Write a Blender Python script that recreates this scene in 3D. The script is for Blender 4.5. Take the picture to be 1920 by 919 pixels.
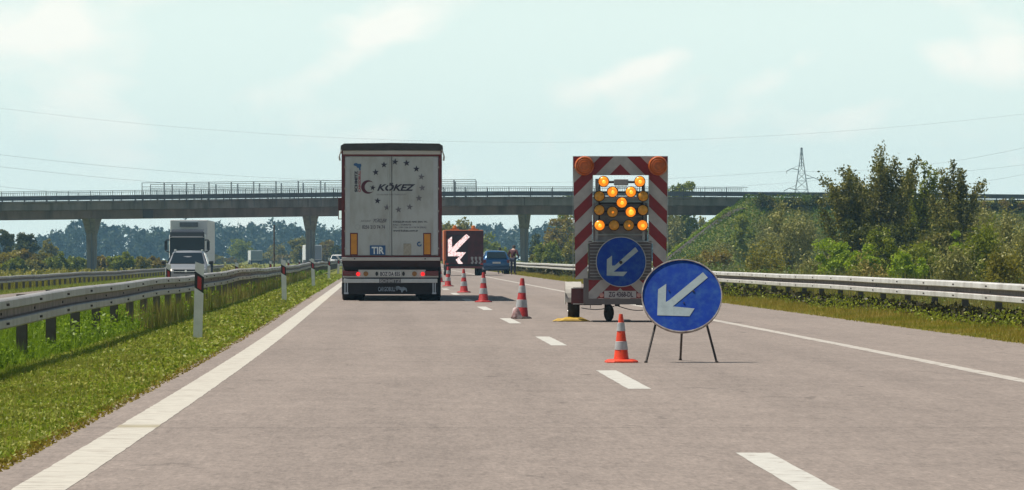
import bpy, bmesh, math, random
import numpy as np
from mathutils import Vector, Matrix
R = math.radians
rng = np.random.default_rng(11)
random.seed(5)
sc = bpy.context.scene
COL = sc.collection
for o in list(bpy.data.objects): bpy.data.objects.remove(o)

# ------------------------------------------------------------------ camera, world, sun, exposure
F = 8100.0            # focal length in photo pixels (photo 1920 px wide)
CAMZ = 1.14
cam = bpy.data.objects.new('camera', bpy.data.cameras.new('camera'))
COL.objects.link(cam)
cam.location = (0, 0, CAMZ)
cam.rotation_euler = (R(90) + math.atan(20.5 / F), 0, 0)
cam.data.sensor_width = 36; cam.data.lens = F / 1920 * 36
cam.data.clip_start = 0.5; cam.data.clip_end = 20000
sc.camera = cam

SUN_EL, SUN_AZ = R(64), R(-80)        # azimuth from +Y towards +X
to_sun = Vector((math.sin(SUN_AZ) * math.cos(SUN_EL), math.cos(SUN_AZ) * math.cos(SUN_EL), math.sin(SUN_EL)))
sl = bpy.data.lights.new('sun', 'SUN'); sl.energy = 4.6; sl.angle = R(0.53); sl.color = (1.0, 0.94, 0.85)
so = bpy.data.objects.new('sun', sl); COL.objects.link(so)
so.rotation_euler = to_sun.to_track_quat('Z', 'Y').to_euler()

SKY = .05; VEIL = (14.4, 16.8, 15.7, 1); CLOUD = (17.6, 17.4, 15.8, 1)
w = bpy.data.worlds.new('World'); sc.world = w; w.use_nodes = True
nt = w.node_tree; nt.nodes.clear()
def wn(t, **k):
    n = nt.nodes.new(t)
    for a, v in k.items(): setattr(n, a, v)
    return n
wl = nt.links.new
sky = wn('ShaderNodeTexSky', sky_type='NISHITA', sun_disc=False, sun_elevation=SUN_EL, sun_rotation=SUN_AZ % (2 * math.pi),
         air_density=1.0, dust_density=0.6, ozone_density=1.0, altitude=100)
tc = wn('ShaderNodeTexCoord')
mp = wn('ShaderNodeMapping'); mp.inputs['Scale'].default_value = (30, 3, 52); mp.inputs['Location'].default_value = (3.1, 0, .55)
mp.inputs['Rotation'].default_value = (0, R(-9), 0)
wl(tc.outputs['Generated'], mp.inputs['Vector'])
nz = wn('ShaderNodeTexNoise'); nz.inputs['Scale'].default_value = 1.0; nz.inputs['Detail'].default_value = 9; nz.inputs['Roughness'].default_value = .52
nz.inputs['Distortion'].default_value = .35
wl(mp.outputs[0], nz.inputs['Vector'])
cr = wn('ShaderNodeValToRGB'); cr.color_ramp.elements[0].position = .56; cr.color_ramp.elements[1].position = .80
def WM(op, a, b_=None):
    n = wn('ShaderNodeMath', operation=op)
    for i, v in enumerate((a, b_)):
        if v is None: continue
        if isinstance(v, (int, float)): n.inputs[i].default_value = v
        else: wl(v, n.inputs[i])
    return n.outputs[0]
seps = wn('ShaderNodeSeparateXYZ'); wl(tc.outputs['Generated'], seps.inputs[0])
tot = None
for az, el, ra, re_, tl_, am in ((-6.2, 3.0, 1.5, .55, 12, 1.0), (-5.4, 2.3, .9, .35, 20, .7), (-1.75, 2.95, .75, .33, 16, 1.2), (-2.5, 2.45, .5, .2, 20, .7), (1.65, 2.45, .75, .17, 20, 1.2), (3.7, 2.5, .55, .2, 25, .9),
                              (5.75, 2.55, .35, .3, 10, .9), (6.6, 2.65, .45, .42, 25, 1.4), (2.7, 1.8, .8, .25, 10, .45), (-.5, 1.7, .9, .3, 0, .4), (11, 3, 1.5, .7, 10, 1), (-11, 2.5, 1.5, .7, 10, 1)):
    cx_, cz_ = math.sin(R(az)), math.sin(R(el)); c_, s_ = math.cos(R(tl_)), math.sin(R(tl_))
    dx_ = WM('SUBTRACT', seps.outputs[0], cx_); dz_ = WM('SUBTRACT', seps.outputs[2], cz_)
    u_ = WM('DIVIDE', WM('ADD', WM('MULTIPLY', dx_, c_), WM('MULTIPLY', dz_, s_)), R(ra)); v_ = WM('DIVIDE', WM('SUBTRACT', WM('MULTIPLY', dz_, c_), WM('MULTIPLY', dx_, s_)), R(re_))
    g_ = WM('MULTIPLY', WM('EXPONENT', WM('MULTIPLY', WM('ADD', WM('MULTIPLY', u_, u_), WM('MULTIPLY', v_, v_)), -1.0)), am*.26)
    tot = g_ if tot is None else WM('ADD', tot, g_)
wl(WM('ADD', nz.outputs['Fac'], tot), cr.inputs[0])
mxf = wn('ShaderNodeMath', operation='MULTIPLY'); mxf.inputs[1].default_value = .85
wl(cr.outputs[0], mxf.inputs[0])
hs = wn('ShaderNodeMix', data_type='RGBA', blend_type='MULTIPLY'); hs.inputs[0].default_value = 1.0
hs.inputs[7].default_value = (0.93, 1.06, .97, 1)
wl(sky.outputs[0], hs.inputs[6])
mx = wn('ShaderNodeMix', data_type='RGBA'); mx.inputs[7].default_value = CLOUD

# pale aerosol veil low over the horizon, the same all the way round
sepw = wn('ShaderNodeSeparateXYZ'); wl(tc.outputs['Generated'], sepw.inputs[0])
vr = wn('ShaderNodeMapRange', interpolation_type='SMOOTHSTEP'); vr.inputs[1].default_value = .05; vr.inputs[2].default_value = .15
vr.inputs[3].default_value = .92; vr.inputs[4].default_value = 0.0; wl(sepw.outputs[2], vr.inputs[0])
veil = wn('ShaderNodeMix', data_type='RGBA'); veil.inputs[7].default_value = VEIL
wl(vr.outputs[0], veil.inputs[0]); wl(hs.outputs[2], veil.inputs[6])
bg = wn('ShaderNodeBackground'); bg.inputs['Strength'].default_value = SKY
wo = wn('ShaderNodeOutputWorld')
wl(mxf.outputs[0], mx.inputs[0]); wl(veil.outputs[2], mx.inputs[6])
wl(mx.outputs[2], bg.inputs['Color']); wl(bg.outputs[0], wo.inputs['Surface'])
sc.view_settings.view_transform = 'Standard'; sc.view_settings.look = 'None'
sc.view_settings.exposure = 0.34; sc.view_settings.gamma = 1.0; sc.view_settings.use_curve_mapping = False
sc.cycles.max_bounces = 6; sc.cycles.diffuse_bounces = 3; sc.cycles.glossy_bounces = 2
sc.cycles.transmission_bounces = 4; sc.cycles.transparent_max_bounces = 6; sc.cycles.volume_bounces = 0
sc.cycles.use_denoising = True; sc.cycles.denoiser = 'OPENIMAGEDENOISE'
sc.cycles.denoising_input_passes = 'RGB_ALBEDO_NORMAL'; sc.cycles.denoising_prefilter = 'ACCURATE'
sc.cycles.caustics_reflective = False; sc.cycles.caustics_refractive = False

# ------------------------------------------------------------------ materials
MATS = {}
def mat(name, col, rough=.6, metal=0.0, emis=None, es=0.0, var=0.0, vscale=6.0, dirt=None, dirt_amt=.0, dscale=3.0, bump=0.0, spec=None, coat=0.0, dvec=None):
    if name in MATS: return MATS[name]
    m = bpy.data.materials.new(name); m.use_nodes = True
    t = m.node_tree; b = t.nodes['Principled BSDF']
    b.inputs['Base Color'].default_value = (*col, 1); b.inputs['Roughness'].default_value = rough; b.inputs['Metallic'].default_value = metal
    if spec is not None: b.inputs['Specular IOR Level'].default_value = spec
    if coat: b.inputs['Coat Weight'].default_value = coat
    if emis: b.inputs['Emission Color'].default_value = (*emis, 1); b.inputs['Emission Strength'].default_value = es
    if var or dirt:
        tcn = t.nodes.new('ShaderNodeTexCoord')
        n = t.nodes.new('ShaderNodeTexNoise'); n.inputs['Scale'].default_value = vscale; n.inputs['Detail'].default_value = 6
        t.links.new(tcn.outputs['Object'], n.inputs['Vector'])
        mr = t.nodes.new('ShaderNodeMapRange'); mr.inputs[1].default_value = .3; mr.inputs[2].default_value = .7
        mr.inputs[3].default_value = 1 - var; mr.inputs[4].default_value = 1 + var
        t.links.new(n.outputs['Fac'], mr.inputs[0])
        mu = t.nodes.new('ShaderNodeMix'); mu.data_type = 'RGBA'; mu.blend_type = 'MULTIPLY'; mu.inputs[0].default_value = 1
        mu.inputs[6].default_value = (*col, 1)
        t.links.new(mr.outputs[0], mu.inputs[7])
        out = mu.outputs[2]
        if dirt:
            n2 = t.nodes.new('ShaderNodeTexNoise'); n2.inputs['Scale'].default_value = dscale; n2.inputs['Detail'].default_value = 8; n2.inputs['Roughness'].default_value = .65
            if dvec:
                mpd = t.nodes.new('ShaderNodeMapping'); mpd.inputs['Scale'].default_value = dvec; t.links.new(tcn.outputs['Object'], mpd.inputs[0]); t.links.new(mpd.outputs[0], n2.inputs['Vector'])
            else: t.links.new(tcn.outputs['Object'], n2.inputs['Vector'])
            m2 = t.nodes.new('ShaderNodeMapRange'); m2.inputs[1].default_value = .45; m2.inputs[2].default_value = .68; m2.inputs[4].default_value = dirt_amt
            t.links.new(n2.outputs['Fac'], m2.inputs[0])
            mm = t.nodes.new('ShaderNodeMix'); mm.data_type = 'RGBA'; mm.inputs[7].default_value = (*dirt, 1)
            t.links.new(m2.outputs[0], mm.inputs[0]); t.links.new(out, mm.inputs[6]); out = mm.outputs[2]
        t.links.new(out, b.inputs['Base Color'])
        if bump:
            bp = t.nodes.new('ShaderNodeBump'); bp.inputs['Strength'].default_value = bump; bp.inputs['Distance'].default_value = .02
            t.links.new(n.outputs['Fac'], bp.inputs['Height']); t.links.new(bp.outputs[0], b.inputs['Normal'])
    MATS[name] = m
    return m

def veg(name, cols, patch=None, pscale=.25, transl=.35, rough=.6, isl=True):
    """foliage: every leaf (mesh island) its own tone, optional broad patches of another kind of plant"""
    if name in MATS: return MATS[name]
    m = bpy.data.materials.new(name); m.use_nodes = True
    t = m.node_tree; t.nodes.clear(); L = t.links.new
    g = t.nodes.new('ShaderNodeNewGeometry')
    r = t.nodes.new('ShaderNodeValToRGB'); els = r.color_ramp.elements
    while len(els) < len(cols): els.new(.5)
    for i, c in enumerate(cols): els[i].position = i / (len(cols) - 1); els[i].color = (*c, 1)
    n = t.nodes.new('ShaderNodeTexNoise'); n.inputs['Scale'].default_value = pscale; n.inputs['Detail'].default_value = 5
    tcn = t.nodes.new('ShaderNodeTexCoord'); L(tcn.outputs['Object'], n.inputs['Vector'])
    a = t.nodes.new('ShaderNodeMath'); a.operation = 'MULTIPLY_ADD'; a.inputs[1].default_value = .75; a.inputs[2].default_value = -.25
    L(g.outputs['Random Per Island'], a.inputs[0])
    a2 = t.nodes.new('ShaderNodeMath'); a2.operation = 'ADD'
    L(a.outputs[0], a2.inputs[0]); L(n.outputs['Fac'], a2.inputs[1]); L(a2.outputs[0], r.inputs[0])
    out = r.outputs[0]
    if patch:
        n2 = t.nodes.new('ShaderNodeTexNoise'); n2.inputs['Scale'].default_value = pscale * 1.7; n2.inputs['Detail'].default_value = 3
        mpn = t.nodes.new('ShaderNodeMapping'); mpn.inputs['Location'].default_value = (31, 7, 3)
        L(tcn.outputs['Object'], mpn.inputs[0]); L(mpn.outputs[0], n2.inputs['Vector'])
        mr = t.nodes.new('ShaderNodeMapRange'); mr.inputs[1].default_value = .48; mr.inputs[2].default_value = .62
        L(n2.outputs['Fac'], mr.inputs[0])
        mm = t.nodes.new('ShaderNodeMix'); mm.data_type = 'RGBA'; mm.inputs[7].default_value = (*patch, 1)
        L(mr.outputs[0], mm.inputs[0]); L(out, mm.inputs[6]); out = mm.outputs[2]
    d = t.nodes.new('ShaderNodeBsdfDiffuse'); tr = t.nodes.new('ShaderNodeBsdfTranslucent')
    gl = t.nodes.new('ShaderNodeBsdfGlossy'); gl.inputs['Roughness'].default_value = .45; gl.inputs['Color'].default_value = (.8, .8, .75, 1)
    L(out, d.inputs['Color']); L(out, tr.inputs['Color'])
    ms = t.nodes.new('ShaderNodeMixShader'); ms.inputs[0].default_value = transl
    L(d.outputs[0], ms.inputs[1]); L(tr.outputs[0], ms.inputs[2])
    m3 = t.nodes.new('ShaderNodeMixShader'); m3.inputs[0].default_value = .018
    L(ms.outputs[0], m3.inputs[1]); L(gl.outputs[0], m3.inputs[2])
    o = t.nodes.new('ShaderNodeOutputMaterial'); L(m3.outputs[0], o.inputs['Surface'])
    MATS[name] = m
    return m

# ------------------------------------------------------------------ mesh helper
class B:
    def __init__(s): s.v = []; s.f = []; s.m = []; s.mi = 0
    def add(s, vs, fs):
        o = len(s.v); s.v += [tuple(p) for p in vs]
        for f in fs: s.f.append(tuple(i + o for i in f)); s.m.append(s.mi)
        return s
    def box(s, x0, x1, y0, y1, z0, z1):
        return s.add([(x0,y0,z0),(x1,y0,z0),(x1,y1,z0),(x0,y1,z0),(x0,y0,z1),(x1,y0,z1),(x1,y1,z1),(x0,y1,z1)],
                     [(0,3,2,1),(4,5,6,7),(0,1,5,4),(1,2,6,5),(2,3,7,6),(3,0,4,7)])
    def tube(s, p0, p1, r0, r1=None, n=8, caps=True):
        r1 = r0 if r1 is None else r1
        p0 = Vector(p0); p1 = Vector(p1); d = (p1 - p0).normalized()
        a = d.orthogonal().normalized(); b = d.cross(a)
        vs = [p + (a * math.cos(k * 2 * math.pi / n) + b * math.sin(k * 2 * math.pi / n)) * r for p, r in ((p0, r0), (p1, r1)) for k in range(n)]
        fs = [(k, (k + 1) % n, n + (k + 1) % n, n + k) for k in range(n)]
        if caps: fs += [tuple(range(n))[::-1], tuple(range(n, 2 * n))]
        return s.add(vs, fs)
    def path(s, pts, r, n=6):
        for a, b in zip(pts[:-1], pts[1:]): s.tube(a, b, r, n=n)
        return s
    def lathe(s, prof, n=24, c=(0, 0, 0), axis='z'):
        vs = []
        for r, h in prof:
            for k in range(n):
                a = 2 * math.pi * k / n
                if axis == 'z': p = (c[0] + r * math.cos(a), c[1] + r * math.sin(a), c[2] + h)
                elif axis == 'y': p = (c[0] + r * math.cos(a), c[1] + h, c[2] + r * math.sin(a))
                else: p = (c[0] + h, c[1] + r * math.cos(a), c[2] + r * math.sin(a))
                vs.append(p)
        fs = []
        for j in range(len(prof) - 1):
            for k in range(n): fs.append((j*n+k, j*n+(k+1)%n, (j+1)*n+(k+1)%n, (j+1)*n+k))
        fs.append(tuple(range(n))[::-1]); fs.append(tuple(range((len(prof)-1)*n, len(prof)*n)))
        return s.add(vs, fs)
    def poly(s, pts, y0, y1):
        """polygon in the XZ plane extruded from y0 (front) to y1"""
        n = len(pts)
        area = sum(pts[i][0]*pts[(i+1)%n][1] - pts[(i+1)%n][0]*pts[i][1] for i in range(n))
        if area < 0: pts = pts[::-1]
        vs = [(x, y0, z) for x, z in pts] + [(x, y1, z) for x, z in pts]
        fs = [tuple(range(n)), tuple(range(n, 2*n))[::-1]] + [(i, n+i, n+(i+1)%n, (i+1)%n) for i in range(n)]
        return s.add(vs, fs)
    def loft(s, rings, close=True):
        n = len(rings[0]); vs = [p for r in rings for p in r]; fs = []
        for j in range(len(rings)-1):
            for k in range(n if close else n-1): fs.append((j*n+k, j*n+(k+1)%n, (j+1)*n+(k+1)%n, (j+1)*n+k))
        if close: fs.append(tuple(range(n))[::-1]); fs.append(tuple(range((len(rings)-1)*n, len(rings)*n)))
        return s.add(vs, fs)
    def build(s, name, mats, parent=None, smooth=False, bevel=0, recalc=True):
        me = bpy.data.meshes.new(name); me.from_pydata(s.v, [], s.f)
        mats = mats if isinstance(mats, (list, tuple)) else [mats]
        for m in mats: me.materials.append(m)
        if len(mats) > 1: me.polygons.foreach_set('material_index', s.m)
        if recalc:
            bm = bmesh.new(); bm.from_mesh(me); bmesh.ops.recalc_face_normals(bm, faces=bm.faces); bm.to_mesh(me); bm.free()
        if smooth:
            me.polygons.foreach_set('use_smooth', [True] * len(me.polygons))
            me.set_sharp_from_angle(angle=R(40))
        o = bpy.data.objects.new(name, me); COL.objects.link(o)
        if parent: o.parent = parent
        if bevel:
            bv = o.modifiers.new('bevel', 'BEVEL'); bv.width = bevel; bv.segments = 2; bv.limit_method = 'ANGLE'; bv.angle_limit = R(40)
        return o

def tag(o, label, cat, group=None):
    o['label'] = label; o['category'] = cat
    if group: o['group'] = group
    return o
def thing(name, label, cat, loc=(0, 0, 0), rz=0, group=None):
    o = bpy.data.objects.new(name, None); COL.objects.link(o); o.location = loc; o.rotation_euler = (0, 0, rz)
    o.empty_display_size = .2
    return tag(o, label, cat, group)
def struct(o): o['kind'] = 'structure'; return o
def stuff(o, label=None, cat=None):
    o['kind'] = 'stuff'
    if label: o['label'] = label; o['category'] = cat
    return o
def copy_tree(o, parent=None):
    c = o.copy(); COL.objects.link(c); c.parent = parent
    for ch in KIDS.get(o.name, None) or [x for x in bpy.data.objects if x.parent == o]: copy_tree(ch, c)
    return c
KIDS = {}

def text(name, body, x0, x1, z0, z1, y, m, parent, shear=0.0, bold=0.0, vertical=False, th=.004):
    """lettering fitted to a box on a face that looks towards -Y"""
    cu = bpy.data.curves.new(name, 'FONT'); cu.body = body; cu.shear = shear; cu.offset = bold; cu.resolution_u = 3
    ob = bpy.data.objects.new(name, cu); COL.objects.link(ob)
    me = bpy.data.meshes.new_from_object(ob.evaluated_get(bpy.context.evaluated_depsgraph_get()))
    bpy.data.objects.remove(ob)
    co = np.zeros(len(me.vertices) * 3); me.vertices.foreach_get('co', co); co = co.reshape(-1, 3)
    u, v = co[:, 0].copy(), co[:, 1].copy()
    if vertical: u, v = -v, u.copy()
    u = (u - u.min()) / (u.max() - u.min()); v = (v - v.min()) / (v.max() - v.min())
    out = np.stack([x0 + u * (x1 - x0), np.full_like(u, y), z0 + v * (z1 - z0)], 1)
    me.vertices.foreach_set('co', out.ravel()); me.update(); me.materials.clear(); me.materials.append(m)
    o = bpy.data.objects.new(name, me); COL.objects.link(o); o.parent = parent
    return o

def star(cx, cz, r, rot=0, n=5, q=.42):
    return [(cx + (r if k % 2 == 0 else r*q) * math.sin(rot + k*math.pi/n), cz + (r if k % 2 == 0 else r*q) * math.cos(rot + k*math.pi/n)) for k in range(2*n)]

# ------------------------------------------------------------------ where things are along the road
_ys = np.linspace(-100, 6000, 24401)
def _slope(y):
    t = np.clip((y - 22) / 55, 0, 1); t = t*t*(3-2*t)
    u = np.clip((y - 330) / 200, 0, 1); u = u*u*(3-2*u)
    return -.0245 - .0067 * t + .0055 * u
_C = np.concatenate([[0], np.cumsum((_slope(_ys[:-1]) + _slope(_ys[1:])) / 2 * np.diff(_ys))])
_C = _C - np.interp(25, _ys, _C) + 1.393
def C(y): return np.interp(y, _ys, _C)           # lateral place of the dashed line
def heading(y): return -math.atan(float(_slope(y)))   # rotation about z
def PX(px, D): return (px - 960) * D / F
def PZ(py, D): return CAMZ + (480 - py) * D / F

DECK_Y = 430.0
def deck_y(x): return DECK_Y + .08 * x
_dx = (np.array([-1200, 0, 320, 640, 960, 1280, 1600, 1920, 4000]) - 960) / F * DECK_Y
_dz = CAMZ + (480 - np.array([392, 381, 377, 372.5, 370, 370, 372, 375, 400])) / F * DECK_Y
def deck_z(x): return np.interp(x, _dx, _dz)
XAB = PX(1395, DECK_Y); XAL = -82.0              # abutments
S_P = [-6000, -40, -19.4, -18.3, -8.0, -7.2, -6.0, -4.24, 6.06, 7.0, 7.55, 8.5, 12, 6000]
Z_P = [-.7, -.65, -.55, -.5, -.2, -.12, -.03, 0, 0, 0, -.06, -.50, -.6, -.7]
def base_z(X, Y): return np.interp(X - C(Y), S_P, Z_P)
def ground_z(X, Y):
    X = np.asarray(X, float); Y = np.asarray(Y, float)
    z = base_z(X, Y)
    s = X - C(Y)
    rough = .07 * np.sin(X*.9+Y*.31) * np.sin(Y*.7-X*.2) + .05 * np.sin(X*2.3+1) * np.sin(Y*1.9)
    z = z + rough * np.clip((s - 8.5) / 3, 0, 1)
    d = np.clip(np.abs(Y - deck_y(X)) - 5.6, 0, None) / 1.75
    er = np.clip(XAB - X, 0, None) / 1.25; el = np.clip(X - XAL, 0, None) / 1.25
    ztop = deck_z(X) - .12
    for e in (er, el):
        hh = ztop - np.sqrt(d*d + e*e)
        z = np.maximum(z, hh)
    return z

# ------------------------------------------------------------------ ground sheet
gs = np.unique(np.concatenate([np.array(S_P[1:-1]), np.arange(-34, 40, 1.0), np.linspace(40, 130, 46), np.linspace(-150, -34, 40), [-1500, -1000, -400, -250, 200, 400, 1000, 1500]]))
gy = np.unique(np.concatenate([[-150, -100, -20], np.arange(0, 150, 3.0), np.arange(150, 400, 6), np.arange(400, 462, 1.0), np.arange(462, 600, 10), np.arange(600, 1701, 100)]))
GX = C(gy)[:, None] + gs[None, :]; GY = np.repeat(gy[:, None], len(gs), 1)
GZ = ground_z(GX, GY)
sunk = ((gs > -18.35) & (gs < -7.95)) | ((gs > -4.3) & (gs < 6.1))
GZ = GZ - .03 * sunk[None, :]
vv = np.stack([GX, GY, GZ], 2).reshape(-1, 3)
nc = len(gs); ff = [(r*nc+c, r*nc+c+1, (r+1)*nc+c+1, (r+1)*nc+c) for r in range(len(gy)-1) for c in range(nc-1)]
def bulk(name, verts, faces, m, parent=None):
    me = bpy.data.meshes.new(name); me.from_pydata([tuple(p) for p in verts], [], faces); me.materials.append(m)
    o = bpy.data.objects.new(name, me); COL.objects.link(o)
    if parent: o.parent = parent
    return o
m_ground = veg('soil_grass', [(.07,.075,.015), (.11,.125,.022), (.15,.16,.035), (.19,.165,.06)], pscale=.6, transl=0, isl=False)
struct(bulk('ground', vv, ff, m_ground))
m_ground.node_tree.nodes['Noise Texture'].inputs['Detail'].default_value = 10

# ------------------------------------------------------------------ roads
def asphalt(name, base, seams, lanes):
    m = bpy.data.materials.new(name); m.use_nodes = True; t = m.node_tree; L = t.links.new; b = t.nodes['Principled BSDF']
    def N(k, **a):
        n = t.nodes.new(k)
        for q, v in a.items(): setattr(n, q, v)
        return n
    uv = N('ShaderNodeUVMap'); sep = N('ShaderNodeSeparateXYZ'); L(uv.outputs[0], sep.inputs[0])
    def M(op, a, c=None, d=None):
        n = N('ShaderNodeMath', operation=op)
        for i, q in enumerate((a, c, d)):
            if q is None: continue
            if isinstance(q, (int, float)): n.inputs[i].default_value = q
            else: L(q, n.inputs[i])
        return n.outputs[0]
    def noise(scale, vec=None, detail=6, rough=.6):
        n = N('ShaderNodeTexNoise'); n.inputs['Scale'].default_value = scale; n.inputs['Detail'].default_value = detail; n.inputs['Roughness'].default_value = rough
        if vec is None: L(uv.outputs[0], n.inputs['Vector'])
        else:
            mpn = N('ShaderNodeMapping'); mpn.inputs['Scale'].default_value = vec; L(uv.outputs[0], mpn.inputs[0]); L(mpn.outputs[0], n.inputs['Vector'])
        return n.outputs['Fac']
    fine = noise(30, None, 3, .8); agg = noise(1.0, (14, 6, 1), 4, .75); mid = noise(1.3, None, 8, .6); lon = noise(1, (1.1, .035, 1), 5, .55); big = noise(.11, None, 4)
    fac = M('MULTIPLY_ADD', M('SUBTRACT', fine, .5), 1.3, 1.0)
    fac = M('ADD', fac, M('MULTIPLY', M('SUBTRACT', agg, .5), .8))
    fac = M('ADD', fac, M('MULTIPLY', M('SUBTRACT', mid, .5), .3))
    fac = M('ADD', fac, M('MULTIPLY', M('SUBTRACT', noise(1.0, (7, 1.3, 1), 5, .75), .5), .5))
    fac = M('ADD', fac, M('MULTIPLY', M('SUBTRACT', noise(1.0, (48, 4.5, 1), 2, .7), .5), .55))
    fac = M('ADD', fac, M('MULTIPLY', M('SUBTRACT', noise(1.0, (21, 1.5, 1), 2, .7), .5), .32))
    fac = M('ADD', fac, M('MULTIPLY', M('SUBTRACT', noise(1.0, (3.2, .35, 1), 5, .7), .5), .3))
    fac = M('ADD', fac, M('MULTIPLY', M('SUBTRACT', lon, .5), .35))
    fac = M('ADD', fac, M('MULTIPLY', M('SUBTRACT', big, .5), .3))
    for c0 in lanes:                       # polished wheel tracks and the oil strip between them
        for dx, amp, sg in ((-.85, -.05, .28), (.85, -.05, .28), (0, -.07, .3)):
            q = M('DIVIDE', M('SUBTRACT', sep.outputs[0], c0 + dx), sg)
            g = M('EXPONENT', M('MULTIPLY', M('MULTIPLY', q, q), -1.0))
            fac = M('ADD', fac, M('MULTIPLY', g, amp))
    wob = M('MULTIPLY', M('SUBTRACT', noise(1.2, (1, .02, 1), 8), .5), .28)
    for y0, wd, amp in seams:
        q = M('DIVIDE', M('SUBTRACT', M('ADD', sep.outputs[1], wob), y0), wd)
        g = M('EXPONENT', M('MULTIPLY', M('MULTIPLY', q, q), -1.0))
        brk = M('MULTIPLY_ADD', noise(1, (2.5, .2, 1), 5), 1.6, -.2)
        fac = M('ADD', fac, M('MULTIPLY', M('MULTIPLY', g, amp), brk))
    # small dark spots: tar drips, rubber
    vo = N('ShaderNodeTexNoise'); vo.inputs['Scale'].default_value = 1; vo.inputs['Detail'].default_value = 5; vo.inputs['Distortion'].default_value = 1.2
    mpv = N('ShaderNodeMapping'); mpv.inputs['Scale'].default_value = (2.2, .75, 1); L(uv.outputs[0], mpv.inputs[0]); L(mpv.outputs[0], vo.inputs['Vector'])
    mr = N('ShaderNodeMapRange'); mr.inputs[1].default_value = .655; mr.inputs[2].default_value = .73; mr.inputs[4].default_value = -.30; L(vo.outputs['Fac'], mr.inputs[0])
    fac = M('ADD', fac, mr.outputs[0])
    mu = N('ShaderNodeMix', data_type='RGBA', blend_type='MULTIPLY'); mu.inputs[0].default_value = 1; mu.inputs[6].default_value = (*base, 1)
    L(fac, mu.inputs[7]); L(mu.outputs[2], b.inputs['Base Color'])
    b.inputs['Roughness'].default_value = .82; b.inputs['Specular IOR Level'].default_value = .3
    bp = N('ShaderNodeBump'); bp.inputs['Strength'].default_value = .35; bp.inputs['Distance'].default_value = .01; L(fine, bp.inputs['Height']); L(bp.outputs[0], b.inputs['Normal'])
    return m
m_asph = asphalt('asphalt', (.238, .195, .168), [(28.7, .08, -.24), (28.3, .35, -.08), (46.6, .06, -.22), (39.5, .04, -.12), (61, .08, -.2), (90, .12, -.2), (124, .2, -.15)], (-1.9, 1.8))
m_asph2 = asphalt('asphalt_far', (.21, .175, .15), [], (-10.6, -14.3))

def strip(name, s0, s1, y0, y1, lift, m, step=2.0, edge=(0, 0), zf=None, uvs=True, parent=None):
    ys = np.arange(y0, y1 + 1e-6, step) if (y1 - y0) > step else np.array([y0, y1])
    if ys[-1] < y1 - 1e-6: ys = np.append(ys, y1)
    ns = 2
    sl_ = np.full(len(ys), s0) + edge[0] * rng.uniform(-1, 1, len(ys)); sr_ = np.full(len(ys), s1) + edge[1] * rng.uniform(-1, 1, len(ys))
    cy = C(ys); vs = []; fs = []; uvl = []
    for i, y in enumerate(ys):
        for s in (sl_[i], sr_[i]):
            z = float(np.interp(s, S_P, Z_P)) + lift
            vs.append((cy[i] + s, y, z)); uvl.append((s, y))
    for i in range(len(ys)-1): fs.append((2*i, 2*i+1, 2*i+3, 2*i+2))
    me = bpy.data.meshes.new(name); me.from_pydata(vs, [], fs); me.materials.append(m)
    ul = me.uv_layers.new(name='UVMap')
    li = np.zeros(len(me.loops), int); me.loops.foreach_get('vertex_index', li)
    ul.data.foreach_set('uv', np.array(uvl)[li].ravel())
    o = bpy.data.objects.new(name, me); COL.objects.link(o)
    return o
struct(strip('road', -4.22, 6.08, -60, 900, 0.0, m_asph, .25, (.035, .06)))
struct(strip('opposite_road', -18.3, -8.0, -60, 1100, .004, m_asph2, 2, (.03, .03)))

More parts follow.
